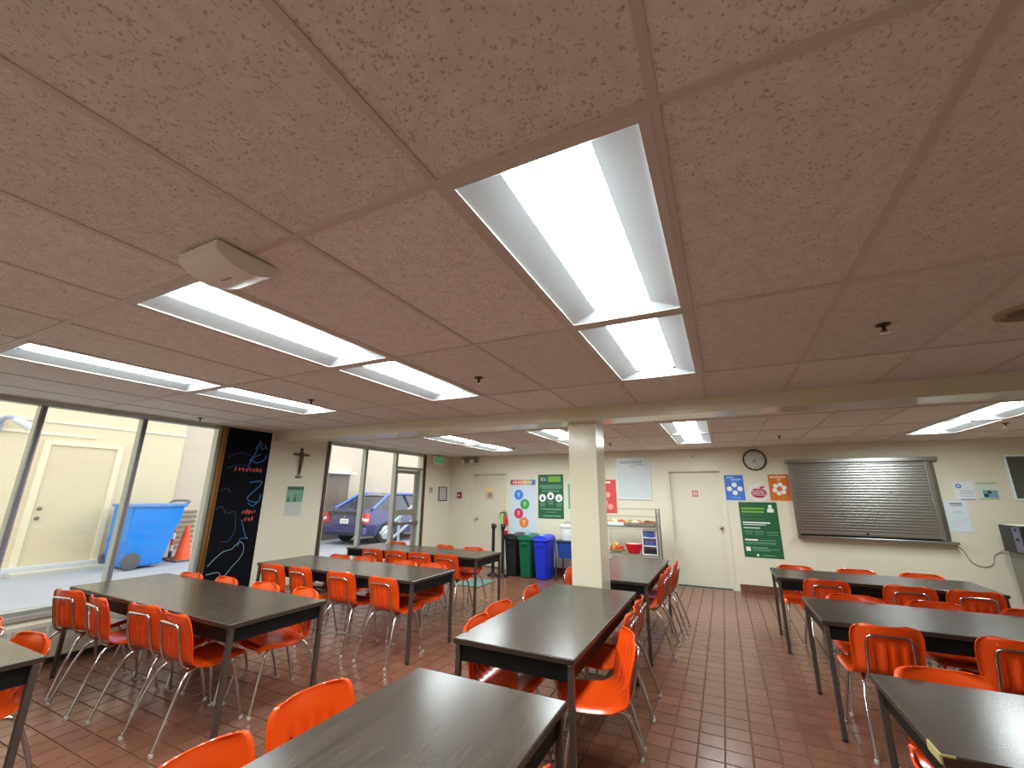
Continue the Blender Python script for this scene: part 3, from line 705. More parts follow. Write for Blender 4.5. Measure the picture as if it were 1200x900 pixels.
# paper notices at the right
t = wthing('paper_notice', 'white paper notice with a blue round logo right of the shutter', 'notice', 'back', 3.28, 1.575, 'paper notices right of the shutter'); sheet(t, .23, .27, M('paper', (222, 228, 230), .6)); q = obj('logo', disc(.034, -.0048, -.055, .2), M('logo_blue', (70, 130, 190), .5), t); obj('logo_core', disc(.014, -.006, -.055, .2), pw, q); bars(t, [(-.05, .1, .12, .135), (-.05, .1, .085, .1), (-.05, .1, .05, .06)], M('print_grey', (176, 188, 196), .6)); bars(t, [(-.06, .11, .0, .012)], M('rule_blue', (120, 130, 190), .5))
t = wthing('picture_notice', 'pale paper notice with a teal picture, rightmost of the small notices', 'notice', 'back', 3.54, 1.585, 'paper notices right of the shutter'); sheet(t, .22, .24, M('paper_green', (206, 216, 206), .6)); bars(t, [(-.11, .11, .222, .24), (-.11, .11, 0, .012)], M('rule_green', (160, 180, 120), .5)); q = obj('picture', B(-.06, .1, -.0052, -.004, .02, .13), M('pic_teal', (120, 160, 168), .5, var=.2, vscale=18), t); obj('picture_spot', disc(.026, -.0058, -.03, .055), M('pic_navy', (40, 70, 90), .5), q); obj('picture_spot', disc(.022, -.0058, .01, .1), M('pic_navy', (40, 70, 90), .5), q)
t = wthing('letter_notice', 'tall white letter sheet beside the lower shutter corner', 'notice', 'back', 3.135, 1.11, 'paper notices right of the shutter'); sheet(t, .26, .45, M('paper_blue', (214, 224, 228), .6)); bars(t, [(-.06, .08, .395, .415), (-.05, .08, .37, .38)], M('print_dark', (110, 122, 122), .6)); bars(t, [(-.04, .06, .27, .3), (-.06, .09, .2, .206), (-.06, .09, .17, .176), (-.06, .09, .14, .146), (-.06, .06, .11, .116)], M('print_pale', (190, 204, 206), .6))
# dark board in white frame at the right edge
t = wthing('notice_board', 'dark grey board in a white frame at the right edge', 'board', 'back', 4.18, 1.6)
sheet(t, .72, .6, M('board_grey', (82, 82, 74), .5), .012, 'board')
for q in ((-.385, -.36, -.025, .625), (.36, .385, -.025, .625), (-.36, .36, -.025, 0), (-.36, .36, .6, .625)): obj('frame_bar', B(q[0], q[1], -.02, 0, q[2], q[3]), white, t)
# metal roller shutter
sx0, sx1, sz0, sz1 = 1.06, 2.99, .93, 2.22
t = thing('roller_shutter', 'stainless steel roller shutter over the serving hatch', 'shutter', (0, YB-.001, 0))
obj('head_box', B(sx0-.03, sx1+.04, -.11, 0, sz1-.06, sz1+.0, bev=.004), steel, t)
n = 26; hz0, hz1 = sz0+.075, sz1-.06
for k in range(n):
    a, c = hz0+(hz1-hz0)*k/n, hz0+(hz1-hz0)*(k+1)/n
    g = bmesh.new(); prism(g, [(-.0355, a+.0008), (-.0362, a+.004), (-.0364, (a+c)/2), (-.0362, c-.004), (-.0355, c-.0008), (-.022, c-.0005), (-.022, a+.0005)], sx0+.04, sx1-.1, 'yz'); obj('slat', g, steel, t, smooth=True)
for x0, x1 in ((sx0, sx0+.045), (sx1-.1, sx1-.055)): obj('guide_rail', B(x0, x1, -.06, 0, sz0+.05, sz1-.06, bev=.003), steel, t)
obj('guide_rail', B(sx1-.05, sx1+.0, -.045, 0, sz0+.05, sz1-.06, bev=.003), M('steel_dull', (120, 118, 112), .4, metal=.9), t)
obj('bottom_gap', B(sx0+.045, sx1-.1, -.02, -.004, sz0+.045, hz0), black, t)
obj('bottom_bar', B(sx0+.045, sx1-.1, -.05, -.021, hz0-.008, hz0+.02), steel, t)
obj('sill', B(sx0-.01, sx1+.05, -.14, 0, sz0-.0, sz0+.04, bev=.004), steel, t)
lk = bmesh.new(); lathe(lk, [(.018, 0), (.018, .006), (.008, .01)], 14, ((sx0+sx1)/2-.02, -.05, hz0+.028), 'y'); obj('lock', lk, blackp, t)
# cable from the shutter corner
p0 = (sx1+.05, YB-.012, .93); cab = bmesh.new()
tube(cab, smooth_path([p0, (3.1, YB-.012, .85), (3.16, YB-.012, .7), (3.27, YB-.012, .64), (3.38, YB-.012, .68), (3.42, YB-.012, .8), (3.5, YB-.02, .86), (3.58, YB-.1, .93)], 6), .005, 6)
tag(obj('power_cable', cab, M('cable_grey', (150, 142, 122), .5), smooth=True), 'thin grey cable looping down the wall right of the shutter', 'cable')
# small white sensor above the door, fire alarm, fire extinguisher, emergency light, exit sign
t = wthing('door_sensor', 'small cream sensor box above the snack rack door', 'sensor', 'back', -.45, 2.3); obj('body', B(-.035, .035, -.05, 0, 0, .11, bev=.006), M('offwhite_plastic', (226, 216, 208), .45), t); obj('lens', disc(.015, -.0505, 0, .03, .004, 14), pk, t)
t = wthing('fire_alarm', 'small dark red fire alarm box left of the far door', 'alarm', 'back', -5.74, 1.49); obj('body', B(-.055, .055, -.045, 0, 0, .14, bev=.006), M('alarm_red', (128, 34, 28), .4), t); obj('pull_bar', B(-.03, .03, -.052, -.046, .045, .08), pw, t)
t = wthing('emergency_light', 'twin lamp emergency light under the ceiling by the far door', 'emergency light', 'back', -5.46, 2.29); obj('body', B(-.2, .2, -.1, 0, .03, .14, bev=.01), M('emer_grey', (138, 130, 118), .45), t)
for s in (-.14, .12):
    b = bmesh.new(); lathe(b, [(.03, 0), (.05, .04), (.055, .07), (.045, .075)], 18, (s, -.1, .06), 'y'); obj('lamp_head', b, M('offwhite_plastic', (226, 216, 208), .45), t, smooth=True)
t = thing('fire_extinguisher', 'red fire extinguisher with green tag hung beside the far door', 'extinguisher', (-4.47, YB-.075, .69))
b = bmesh.new(); lathe(b, [(.05, 0), (.066, .012), (.068, .03), (.068, .34), (.06, .38), (.03, .42), (.02, .44)], 20); obj('cylinder', b, M('ext_red', (186, 24, 34), .3), t, smooth=True)
b = bmesh.new(); lathe(b, [(.02, .44), (.022, .47), (.016, .5)], 12); box(b, -.05, .05, -.012, .012, .49, .51); box(b, -.06, .03, -.01, .01, .525, .54); obj('valve', b, M('ext_valve', (110, 96, 76), .4, metal=.5), t)
b = bmesh.new(); tube(b, smooth_path([(-.02, 0, .48), (-.09, -.01, .5), (-.12, -.02, .42), (-.1, -.03, .3), (-.075, -.02, .22)], 5), .012, 8); obj('hose', b, blackp, t, smooth=True)
obj('inspection_tag', B(-.1, .0, -.078, -.075, .26, .45), M('tag_green', (150, 196, 120), .5), t); obj('band', lathe(bmesh.new(), [(.0695, .12), (.0695, .22)], 20), M('ext_label', (226, 200, 190), .5), t)
obj('wall_bracket', B(-.025, .025, .068, .075, .2, .46), M('ext_valve', (110, 96, 76), .4), t)
t = wthing('exit_sign', 'white boxed green exit sign under the ceiling beside the glass door', 'exit sign', 'left', 8.28, 2.25); obj('housing', B(-.21, .21, -.06, 0, 0, .2, bev=.008), M('exit_white', (226, 222, 206), .45), t); q = obj('face', B(-.15, .17, -.064, -.0605, .035, .175), M('exit_green', (70, 166, 96), .4, emit=.35), t); text('lettering', 'EXIT', .11, M('exit_pale', (176, 222, 186), .5), q, .01, -.065, .105)
obj('mount', B(-.03, .03, -.05, -.01, .2, .222), pk, t)
t = wthing('framed_notice', 'small black framed white notice left of the far door', 'picture frame', 'left', 8.57, 1.44); sheet(t, .3, .29, M('paper_lilac', (196, 188, 190), .4), .008)
for q in ((-.165, -.15, -.015, .305), (.15, .165, -.015, .305), (-.15, .15, -.015, 0), (-.15, .15, .29, .305)): obj('frame_bar', B(q[0], q[1], -.018, 0, q[2], q[3]), M('frame_black', (46, 44, 42), .4), t)
t = wthing('wall_switch', 'small grey switch plate beside the glass door', 'switch', 'left', 8.1, 1.6); obj('plate', B(-.06, .06, -.01, 0, 0, .13, bev=.003), M('switch_grey', (180, 174, 160), .45), t); obj('toggle', B(-.02, .02, -.018, -.01, .07, .11), M('switch_dark', (110, 106, 100), .45), t)
# crucifix, plaque, calendar
wdk = M('crucifix_wood', (84, 70, 54), .5)
t = wthing('crucifix', 'dark wooden crucifix hung on the cream wall under the beam', 'crucifix', 'left', 4.615, 1.86)
obj('post', B(-.018, .018, -.02, 0, 0, .42, bev=.003), wdk, t); obj('crossbar', B(-.14, .14, -.02, 0, .3, .335, bev=.003), wdk, t)
b = bmesh.new()
tube(b, [(0, -.032, .05), (0, -.035, .14), (0, -.04, .2), (0, -.038, .27), (0, -.036, .31)], [.008, .013, .018, .022, .012], 8); tube(b, [(-.11, -.026, .325), (0, -.036, .295), (.11, -.026, .325)], [.006, .011, .006], 6)
lathe(b, [(.004, 0), (.017, .008), (.02, .022), (.015, .036), (.004, .042)], 10, (0, -.042, .312)); obj('figure', b, M('crucifix_figure', (112, 98, 76), .45), t, smooth=True)
t = wthing('wall_plaque', 'tiny dark plaque below the crucifix', 'plaque', 'left', 4.615, 1.81); obj('plate', B(-.05, .05, -.012, 0, 0, .035, bev=.003), M('plaque_dark', (58, 48, 40), .4), t); obj('engraving', B(-.035, .035, -.0132, -.0118, .012, .022), M('plaque_gold', (120, 104, 76), .4, metal=.5), t)
t = wthing('wall_calendar', 'wall calendar with a green picture below the crucifix', 'calendar', 'left', 4.6, 1.24); sheet(t, .285, .2, M('cal_grey', (196, 198, 196), .6, var=.04), .004, 'month_sheet')
q = obj('picture', B(-.142, .142, -.006, 0, .205, .44), M('cal_green', (112, 160, 138), .5, var=.35, vscale=16), t); obj('picture_band', B(-.142, .142, -.0072, -.0058, .39, .44), M('cal_dark', (44, 92, 64), .5), q)
for a in ((-.13, .21, -.09, .3), (-.02, .21, .03, .33)): g = bmesh.new(); prism(g, [(a[0], a[1]), (a[2], a[1]), ((a[0]+a[2])/2, a[3])], -.0072, -.0058, 'xz'); obj('picture_shape', g, M('cal_dark', (44, 92, 64), .5), q)
bars(t, [(-.12, .12, .03+.035*k, .032+.035*k) for k in range(5)], M('cal_line', (172, 174, 174), .6))
# chalkboard with drawings
t = thing('chalkboard', 'tall black chalkboard panel with blue and red chalk drawings', 'chalkboard', (XL+.001, 3.74, 0), R_(90))
cbm = M('chalkboard_black', (9, 11, 19), .85, var=.25, vscale=5, spec=.15)
obj('panel', B(-.32, .33, -.012, 0, .02, 2.455), cbm, t); obj('wood_edge', B(-.335, -.32, -.03, 0, .02, 2.455), bronze, t)
cbl = M('chalk_blue', (54, 116, 176), .8); cdb = M('chalk_dim_blue', (34, 62, 92), .8); cwh = M('chalk_grey', (132, 150, 160), .8); crd = M('chalk_red', (206, 84, 62), .8); ctl = M('chalk_teal', (40, 110, 100), .8)
def stroke(pts, mat, r=.005):
    b = bmesh.new(); tube(b, smooth_path([(x, -.0125, z) for x, z in pts], 5), r, 5); obj('chalk_stroke', b, mat, t)
for s in ([(.05, 2.02), (.12, 2.15), (.16, 2.32), (.2, 2.2), (.27, 2.25)], [(.06, 2.05), (.14, 2.0), (.25, 2.04), (.29, 2.12)], [(.1, 2.2), (.2, 2.28), (.29, 2.2)], [(.04, 1.9), (.08, 2.05), (.2, 2.13)],
          [(.1, 1.72), (.27, 1.74), (.24, 1.66), (.1, 1.5), (.26, 1.45), (.29, 1.56)], [(.12, 1.44), (.2, 1.4), (.27, 1.46)]): stroke(s, cbl, .007)
for s in ([(-.26, 2.05), (-.1, 2.12), (.05, 2.1)], [(-.25, 1.9), (-.05, 1.96), (.1, 1.92)], [(-.28, 1.6), (-.2, 1.64), (-.14, 1.58)], [(-.14, 1.3), (-.04, 1.32), (.0, 1.1), (-.06, .95), (-.16, .95)], [(-.3, 1.36), (-.22, 1.4), (-.16, 1.3)]): stroke(s, cdb, .006)
for s in ([(-.27, .66), (-.2, .74), (-.1, .82), (.0, .84), (.06, .9), (.12, .92), (.17, .84), (.14, .72), (.05, .62), (-.04, .5)], [(-.27, .56), (-.16, .57), (-.1, .55), (-.08, .4)]): stroke(s, cwh, .005)
stroke([(.07, 1.22), (.16, 1.0), (.2, .97)], cbl, .006); stroke([(.08, .86), (.1, .97), (.2, .96)], cbl, .005); stroke([(-.05, .3), (.06, .34), (.16, .28), (.05, .25)], ctl, .008)
def scribble(x, z, n, h, w_):
    for k in range(n):
        a = x+w_*k; P = []
        for q in range(random.choice((4, 5, 6))): P.append((a+w_*(.12*q+random.uniform(0, .22)), z+h*(random.uniform(.6, 1) if q % 2 else random.uniform(-.15, .35))))
        stroke(P, crd, .0046)
scribble(-.14, 1.87, 8, .06, .05); scribble(.06, 1.29, 5, .065, .042); scribble(.11, 1.19, 3, .07, .048)

# ================================================================== HEATER UNDER THE WINDOW
t = thing('window_heater', 'beige convector heater with square grille below the tall windows', 'heater', (XL, 0, 0))
hm = M('heater_beige', (196, 184, 164), .4)
obj('casing', B(.002, .16, WY0, WY1-.05, .06, .385, bev=.008), hm, t); obj('toe_kick', B(.01, .14, WY0, WY1-.05, 0, .06), blackp, t)
cell = None; y = WY1-.13; gm = M('heater_grille', (176, 176, 168), .4, metal=.3)
while y > WY0+.1:
    if cell is None: cell = obj('grille_cell', B(.158, .163, -.05, .05, .0, .1, bev=.002), gm, t)
    else: cell = link('grille_cell', cell.data, t)
    cell.location = (0, y, .25); y -= .125

# ================================================================== FAR SIDE: BINS, POSTS, RACK, CART
def bin_(label, x, y, col, lid, rz=0):
    mm = M('bin_'+label.split()[0], col, .38, var=.05); t = thing('slim_bin', label, 'bin', (x, y, 0), rz, 'slim waste bins by the banner')
    b = bmesh.new(); lo = [(-.11, -.2), (.11, -.2), (.11, .2), (-.11, .2)]; hi = [(-.135, -.255), (.135, -.255), (.135, .255), (-.135, .255)]
    rings = [[b.verts.new((px, py, z)) for px, py in q] for q, z in ((lo, 0), (hi, .72))]
    for k in range(4): b.faces.new((rings[0][k], rings[0][(k+1) % 4], rings[1][(k+1) % 4], rings[1][k]))
    b.faces.new(rings[0][::-1]); b.faces.new(rings[1]); bmesh.ops.bevel(b, geom=b.edges[:], offset=.02, segments=2, affect='EDGES'); obj('body', b, mm, t, smooth=True)
    obj('rim', B(-.148, .148, -.27, .27, .7, .735, bev=.008), mm, t)
    b = bmesh.new(); prism(b, [(-.145, .735), (.145, .735), (.13, .775), (.05, .805), (-.05, .805), (-.13, .775)], -.262, .262, 'xz')
    l = obj('lid', b, M('lid_'+label.split()[0], lid, .38), t); obj('sticker', B(-.045, .045, -.19, -.07, .8045, .8065), M('sticker_pale', (176, 196, 214), .5), l)
    obj('handle', B(-.06, .06, -.285, -.268, .62, .66, bev=.004), mm, t)
    return t
bin_('black slim waste bin, leftmost of the three bins', -3.995, 8.36, (26, 28, 30), (34, 38, 44))
bin_('green slim waste bin between the black and blue bins', -3.665, 8.33, (6, 92, 64), (14, 104, 76))
bin_('blue slim waste bin, rightmost of the three bins', -3.325, 8.3, (24, 48, 190), (40, 66, 214))
pm_ = M('post_black', (26, 22, 20), .4)
for (u, v, lab) in ((578, 676, 'black barrier post standing left of the bins, the left one'), (590, 677, 'black barrier post standing left of the bins, the right one')):
    p = aty(u, 640, 8.05); t = thing('barrier_post', lab, 'barrier post', (p.x, 8.05 if u < 585 else 8.02, 0), 0, 'black barrier posts')
    b = bmesh.new(); lathe(b, [(.12, 0), (.12, .012), (.1, .03), (.05, .045), (.04, .06)], 24); obj('base', b, pm_, t, smooth=True)
    b = bmesh.new(); lathe(b, [(.032, .05), (.032, .9)], 14); obj('pole', b, pm_, t, smooth=True)
    b = bmesh.new(); lathe(b, [(.042, .9), (.046, .91), (.046, .985), (.036, 1.0)], 16); box(b, .03, .055, -.03, .03, .92, .975); obj('head', b, pm_, t, smooth=True)
tag(obj('floor_mat', B(-4.83, -4.05, 6.93, 7.6, .0, .012, bev=.004), M('mat_teal', (96, 128, 122), .8, var=.1, vscale=40)), 'flat teal grey mat on the floor left of the bins', 'mat')
# blue trolley with white tub
t = thing('blue_trolley', 'blue bin trolley on grey legs partly behind the column', 'trolley', (-2.8, 8.42, 0))
bl = M('trolley_blue', (22, 62, 140), .45, var=.05)
b = bmesh.new(); lo = [(-.2, -.18), (.2, -.18), (.2, .18), (-.2, .18)]; hi = [(-.24, -.21), (.24, -.21), (.24, .21), (-.24, .21)]
rg = [[b.verts.new((px, py, z)) for px, py in q] for q, z in ((lo, .4), (hi, .7))]
for k in range(4): b.faces.new((rg[0][k], rg[0][(k+1) % 4], rg[1][(k+1) % 4], rg[1][k]))
b.faces.new(rg[0][::-1]); b.faces.new(rg[1]); obj('tub', b, bl, t)
obj('tray', B(-.27, .27, -.23, .23, .7, .725, bev=.004), M('trolley_tray', (70, 74, 84), .4, metal=.5), t)
for sx in (-1, 1):
    for sy in (-1, 1):
        l = obj('leg', tube(bmesh.new(), [(sx*.255, sy*.215, .06), (sx*.255, sy*.215, .715)], .013, 8), M('trolley_leg', (80, 84, 110), .35, metal=.6), t, smooth=True)
        obj('castor', lathe(bmesh.new(), [(.02, -.012), (.03, -.008), (.03, .008), (.02, .012)], 12, (sx*.255, sy*.215, .03), 'x'), blackp, l)
t = thing('white_tub', 'white lidded plastic tub standing on the blue trolley', 'tub', (-2.87, 8.42, .725))
b = bmesh.new(); lathe(b, [(.135, 0), (.14, .01), (.15, .235), (.15, .24)], 28); obj('body', b, M('tub_white', (226, 228, 230), .35), t, smooth=True)
b = bmesh.new(); lathe(b, [(.165, .24), (.168, .25), (.168, .275), (.15, .29), (.03, .295)], 28); l = obj('lid', b, M('tub_lid', (234, 236, 236), .35), t, smooth=True)
b = bmesh.new(); tube(b, smooth_path([(-.05, 0, .29), (-.05, 0, .33), (.05, 0, .33), (.05, 0, .29)], 4), .008, 8); obj('knob', b, M('knob_grey', (120, 120, 116), .4), l, smooth=True)
# wire snack rack
RX0, RX1, RY0, RY1 = -2.12, -1.12, 8.18, 8.6
t = thing('wire_rack', 'chrome wire shelf rack of snacks right of the column', 'shelf rack', ((RX0+RX1)/2, (RY0+RY1)/2, 0))
wr = M('rack_wire', (168, 168, 160), .3, metal=.8); hx, hy = (RX1-RX0)/2, (RY1-RY0)/2
for sx in (-1, 1):
    for sy in (-1, 1): obj('post', tube(bmesh.new(), [(sx*hx, sy*hy, 0), (sx*hx, sy*hy, 1.36)], .013, 8), wr, t, smooth=True)
for z in (.14, .56, 1.03):
    b = bmesh.new(); 
    for sy in (-1, 1): tube(b, [(-hx, sy*hy, z), (hx, sy*hy, z)], .006, 6); tube(b, [(-hx, sy*hy, z-.035), (hx, sy*hy, z-.035)], .005, 6)
    for sx in (-1, 1): tube(b, [(sx*hx, -hy, z), (sx*hx, hy, z)], .006, 6)
    sh = obj('wire_shelf', b, wr, t, smooth=True)
    for k in range(1, 24): obj('shelf_wire', tube(bmesh.new(), [(-hx+2*hx*k/24, -hy, z+.006), (-hx+2*hx*k/24, hy, z+.006)], .003, 4), wr, sh)
for zz in (1.2, 1.34):
    b = bmesh.new(); tube(b, [(-hx, hy, zz), (hx, hy, zz)], .005, 6)
    for sx in (-1, 1): tube(b, [(sx*hx, -hy, zz), (sx*hx, hy, zz)], .005, 6)
    obj('guard_rail', b, wr, t, smooth=True)
b = bmesh.new(); tube(b, [(hx, -hy+.1, .56), (hx, -hy+.1, 1.3)], .004, 6); tube(b, [(hx, 0, .56), (hx, 0, 1.3)], .004, 6); tube(b, [(hx, hy-.1, .56), (hx, hy-.1, 1.3)], .004, 6); obj('guard_rail', b, wr, t, smooth=True)
ZT, ZM = 1.04, .57
def tray(name, label, x, w_, col, n, cols, z=ZT):
    t = thing(name, label, 'tray', (x, 8.36, z)); b = bmesh.new(); mm = M(name+'_'+label.split()[0], col, .35)
    box(b, -w_/2, w_/2, -.15, .15, 0, .012); box(b, -w_/2, w_/2, -.15, -.142, 0, .07); box(b, -w_/2, w_/2, .142, .15, 0, .07); box(b, -w_/2, -w_/2+.008, -.142, .142, 0, .07); box(b, w_/2-.008, w_/2, -.142, .142, 0, .07); obj('tray_body', b, mm, t)
    return t
tray('snack_tray', 'pale blue snack tray at the left of the top shelf', -1.88, .34, (206, 222, 222), 0, 0)
tray('snack_tray', 'dark metal snack tray at the right of the top shelf', -1.4, .5, (120, 112, 104), 0, 0)
pk_cols = [((196, 132, 92), 'tan'), ((150, 150, 90), 'olive'), ((176, 92, 60), 'rust'), ((206, 214, 176), 'pale green'), ((214, 206, 190), 'cream'), ((208, 160, 120), 'peach'), ((128, 74, 50), 'brown')]
def pack(x, y, z, col, n, rz, lab):
    b = bmesh.new(); rows = []
    for i, (s, h) in enumerate(((-.075, .001), (-.06, .02), (-.02, .035), (.02, .035), (.06, .02), (.075, .001))):
        rows.append([b.verts.new((s, -.05*(1 if 0 < i < 5 else 1.05), 0)), b.verts.new((s, -.03, h)), b.verts.new((s, .03, h)), b.verts.new((s, .05, 0))])
    for A, Q in zip(rows, rows[1:]):
        for k in range(3): b.faces.new((A[k], A[k+1], Q[k+1], Q[k]))
        b.faces.new((A[3], A[0], Q[0], Q[3]))
    o = obj('snack_packet', b, M('packet_'+n.replace(' ', '_'), col, .35), smooth=True); o.location = (x, y, z); o.rotation_euler = (R_(35), 0, rz); tag(o, lab, 'snack packet', 'snack packets on the top rack shelf')
for k in range(11):
    x = -2.0+.078*k; c, n_ = pk_cols[(k*3) % 7]
    pack(x, 8.30+.05*(k % 3), ZT+.055+.01*(k % 2), c, n_, R_(random.uniform(-30, 30)), '%s snack packet, number %s from the left on the top rack shelf' % (n_, ['one', 'two', 'three', 'four', 'five', 'six', 'seven', 'eight', 'nine', 'ten', 'eleven'][k]))
# fruit bowl
t = thing('fruit_bowl', 'shallow yellow bowl at the left of the lower rack shelf', 'bowl', (-1.88, 8.33, ZM)); b = bmesh.new(); lathe(b, [(.07, 0), (.13, .025), (.16, .07), (.152, .07), (.12, .032), (.05, .012)], 24); obj('bowl', b, M('bowl_yellow', (226, 206, 140), .35), t, smooth=True); obj('foot', lathe(bmesh.new(), [(.06, -.002), (.07, .004)], 20), M('bowl_yellow', (226, 206, 140), .35), t)
fr_cols = [((206, 62, 44), 'red'), ((214, 96, 50), 'orange red'), ((226, 172, 80), 'golden'), ((186, 48, 40), 'dark red'), ((222, 120, 60), 'peach orange'), ((200, 70, 40), 'rust red'), ((232, 190, 110), 'pale yellow')]
fa = None
for k, (c, n_) in enumerate(fr_cols):
    a = k*2*math.pi/6; x, y, z = (-1.88+.085*math.cos(a), 8.33+.085*math.sin(a), ZM+.085) if k < 6 else (-1.88, 8.33, ZM+.14)
    o = thing('apple', '%s apple in the yellow fruit bowl' % n_, 'apple', (x, y, z), 0, 'apples in the yellow bowl')
    b = bmesh.new(); lathe(b, [(.006, -.03), (.024, -.036), (.04, -.014), (.042, .006), (.034, .028), (.016, .034), (.004, .026)], 14); obj('flesh', b, M('apple_'+n_.replace(' ', '_'), c, .3), o, smooth=True); obj('stem', tube(bmesh.new(), [(0, 0, .026), (.004, 0, .042)], .002, 5), M('stem_brown', (80, 54, 30), .6), o)
t = thing('red_bowl', 'red bowl with a white inside on the lower rack shelf', 'bowl', (-1.57, 8.33, ZM)); b = bmesh.new(); lathe(b, [(.08, 0), (.105, .01), (.14, .1), (.152, .165), (.148, .168), (.146, .165)], 28); obj('outside', b, M('bowl_red', (196, 18, 34), .3), t, smooth=True); b = bmesh.new(); lathe(b, [(.146, .166), (.14, .15), (.05, .146)], 28); obj('inside', b, M('bowl_white', (226, 220, 216), .4), t, smooth=True)
t = thing('drawer_box', 'white three tier drawer box on the lower rack shelf', 'drawer box', (-1.27, 8.36, ZM)); wb_ = M('tier_white', (226, 228, 232), .4)
obj('case', B(-.12, .12, .0, .14, 0, .42), wb_, t)
for z in (0, .14, .28, .41): obj('tier', B(-.12, .12, -.14, .0, z, z+.012), wb_, t)
for sx in (-1, 1): obj('side', B(sx*.12-.006, sx*.12+.006, -.14, .14, 0, .422), wb_, t)
for z, c, n_, w_ in ((.012, (20, 18, 22), 'black', .1), (.152, (70, 74, 130), 'violet', .085), (.292, (46, 70, 160), 'blue', .055)):
    tag(obj('sachet_stack', B(-1.27-w_, -1.27+w_, 8.24, 8.34, ZM+z, ZM+z+.085, bev=.008), M('sachets_'+n_, c, .4)), '%s sachets stacked in a tier of the white drawer box' % n_, 'sachets', 'sachets in the drawer box')

# ================================================================== MACHINE AT THE RIGHT EDGE
t = thing('copier_terminal', 'black terminal on a grey tapered stand at the right edge', 'terminal', (3.52, 8.2, 0))
b = bmesh.new(); prism(b, [(-.08, .9), (-.07, .0), (.6, .0), (.6, .9)], -.14, .3, 'xz'); obj('stand', b, M('stand_grey', (120, 116, 104), .5), t)
obj('body', B(-.12, .6, -.2, .3, .9, 1.25, bev=.012), blackp, t); obj('screen', B(.02, .6, -.215, -.201, .9, 1.255), M('screen_black', (38, 38, 38), .3), t)
sp_ = obj('side_panel', B(-.13, -.1195, -.18, -.03, .92, 1.23), M('panel_violet', (104, 98, 118), .4), t)
for z in (1.06, 1.18): obj('port', B(-.134, -.1295, -.13, -.08, z, z+.04), blackp, sp_)
obj('paper_rest', B(-.1, .1, -.1, .2, 1.25, 1.262), M('paper_cream', (240, 232, 208), .5), t)

# ================================================================== OUTSIDE
ZG = .1; WX = -11.6
ext = M('outside_wall_cream', (217, 203, 172), .8, var=.05, vscale=1.2, bump=.15, bscale=30); ext2 = M('outside_wall_pale', (200, 187, 172), .8, var=.04, vscale=1)
struct('trim_4', B(WX-.4, XL-.2, -10, 30, -.2, ZG), M('pavement', (160, 163, 170), .85, var=.08, vscale=1.5), label='pale concrete pavement of the alley outside')
struct('wall_alley', B(WX-.4, WX, -10, 5.62, ZG, 6.2), ext, label='pale yellow wall across the alley')
struct('wall_alley_far', B(WX-.5, WX-.12, 5.62, 30, ZG, 6.2), ext2, label='pale wall farther along the alley')
struct('wall_alley_end', B(WX, XL, 30, 30.3, ZG, 6.2), ext2)
for z, y0, y1 in ((2.86, -4, 5.62), (2.62, -4, 4.0)): struct('trim_5' if z > 2.7 else 'trim_6', B(WX, WX+.03, y0, y1, z, z+.05), M('band_cream', (230, 220, 196), .7))
struct('trim_7', B(WX, WX+.12, -10, 5.62, ZG, ZG+.14), M('kerb', (206, 208, 210), .8))
# kerb/ledge stripes just outside the window
struct('trim_8', B(XL-.75, XL-.2, -3, 4.4, ZG, ZG+.16), M('ledge_white', (214, 222, 230), .7))
# service door across the alley
dy0, dy1 = 3.36, 4.38; fr = bmesh.new(); box(fr, WX, WX+.05, dy0-.1, dy0, ZG, 2.52); box(fr, WX, WX+.05, dy1, dy1+.1, ZG, 2.52); box(fr, WX, WX+.05, dy0, dy1, 2.44, 2.54)
d4 = struct('door_4', fr, M('frame_cream', (228, 216, 186), .6), label='cream service door in the wall across the alley')
obj('leaf', B(WX+.002, WX+.02, dy0, dy1, ZG+.02, 2.44), M('leaf_cream', (212, 198, 164), .6, var=.04), d4); obj('step', B(WX+.14, WX+.45, dy0-.15, dy1+.15, ZG, ZG+.07), M('step_grey', (196, 192, 178), .8), d4)
for z in (1.08, 1.25): obj('lock', lathe(bmesh.new(), [(.035, 0), (.03, .03), (.01, .05)], 12, (WX+.02, dy0+.09, z), 'x'), M('lock_grey', (120, 118, 110), .4, metal=.5), d4)
# security camera on that wall
p = atx(10, 492, WX+.3); t = thing('security_camera', 'grey security camera on the wall across the alley', 'security camera', (WX+.02, p.y-.05, p.z-.1)); cg = M('camera_grey', (150, 160, 176), .4)
obj('mount', B(0, .06, -.1, .06, -.1, .12, bev=.01), cg, t); b = bmesh.new(); tube(b, smooth_path([(.04, 0, .05), (.15, .05, .16), (.25, .16, .14)], 5), .035, 8); obj('arm', b, cg, t, smooth=True)
b = bmesh.new(); tube(b, [(.22, .12, .14), (.26, .3, .04), (.27, .36, .0)], [.05, .07, .085], 12); obj('lamp_head', b, M('camera_pale', (206, 208, 206), .4), t, smooth=True)
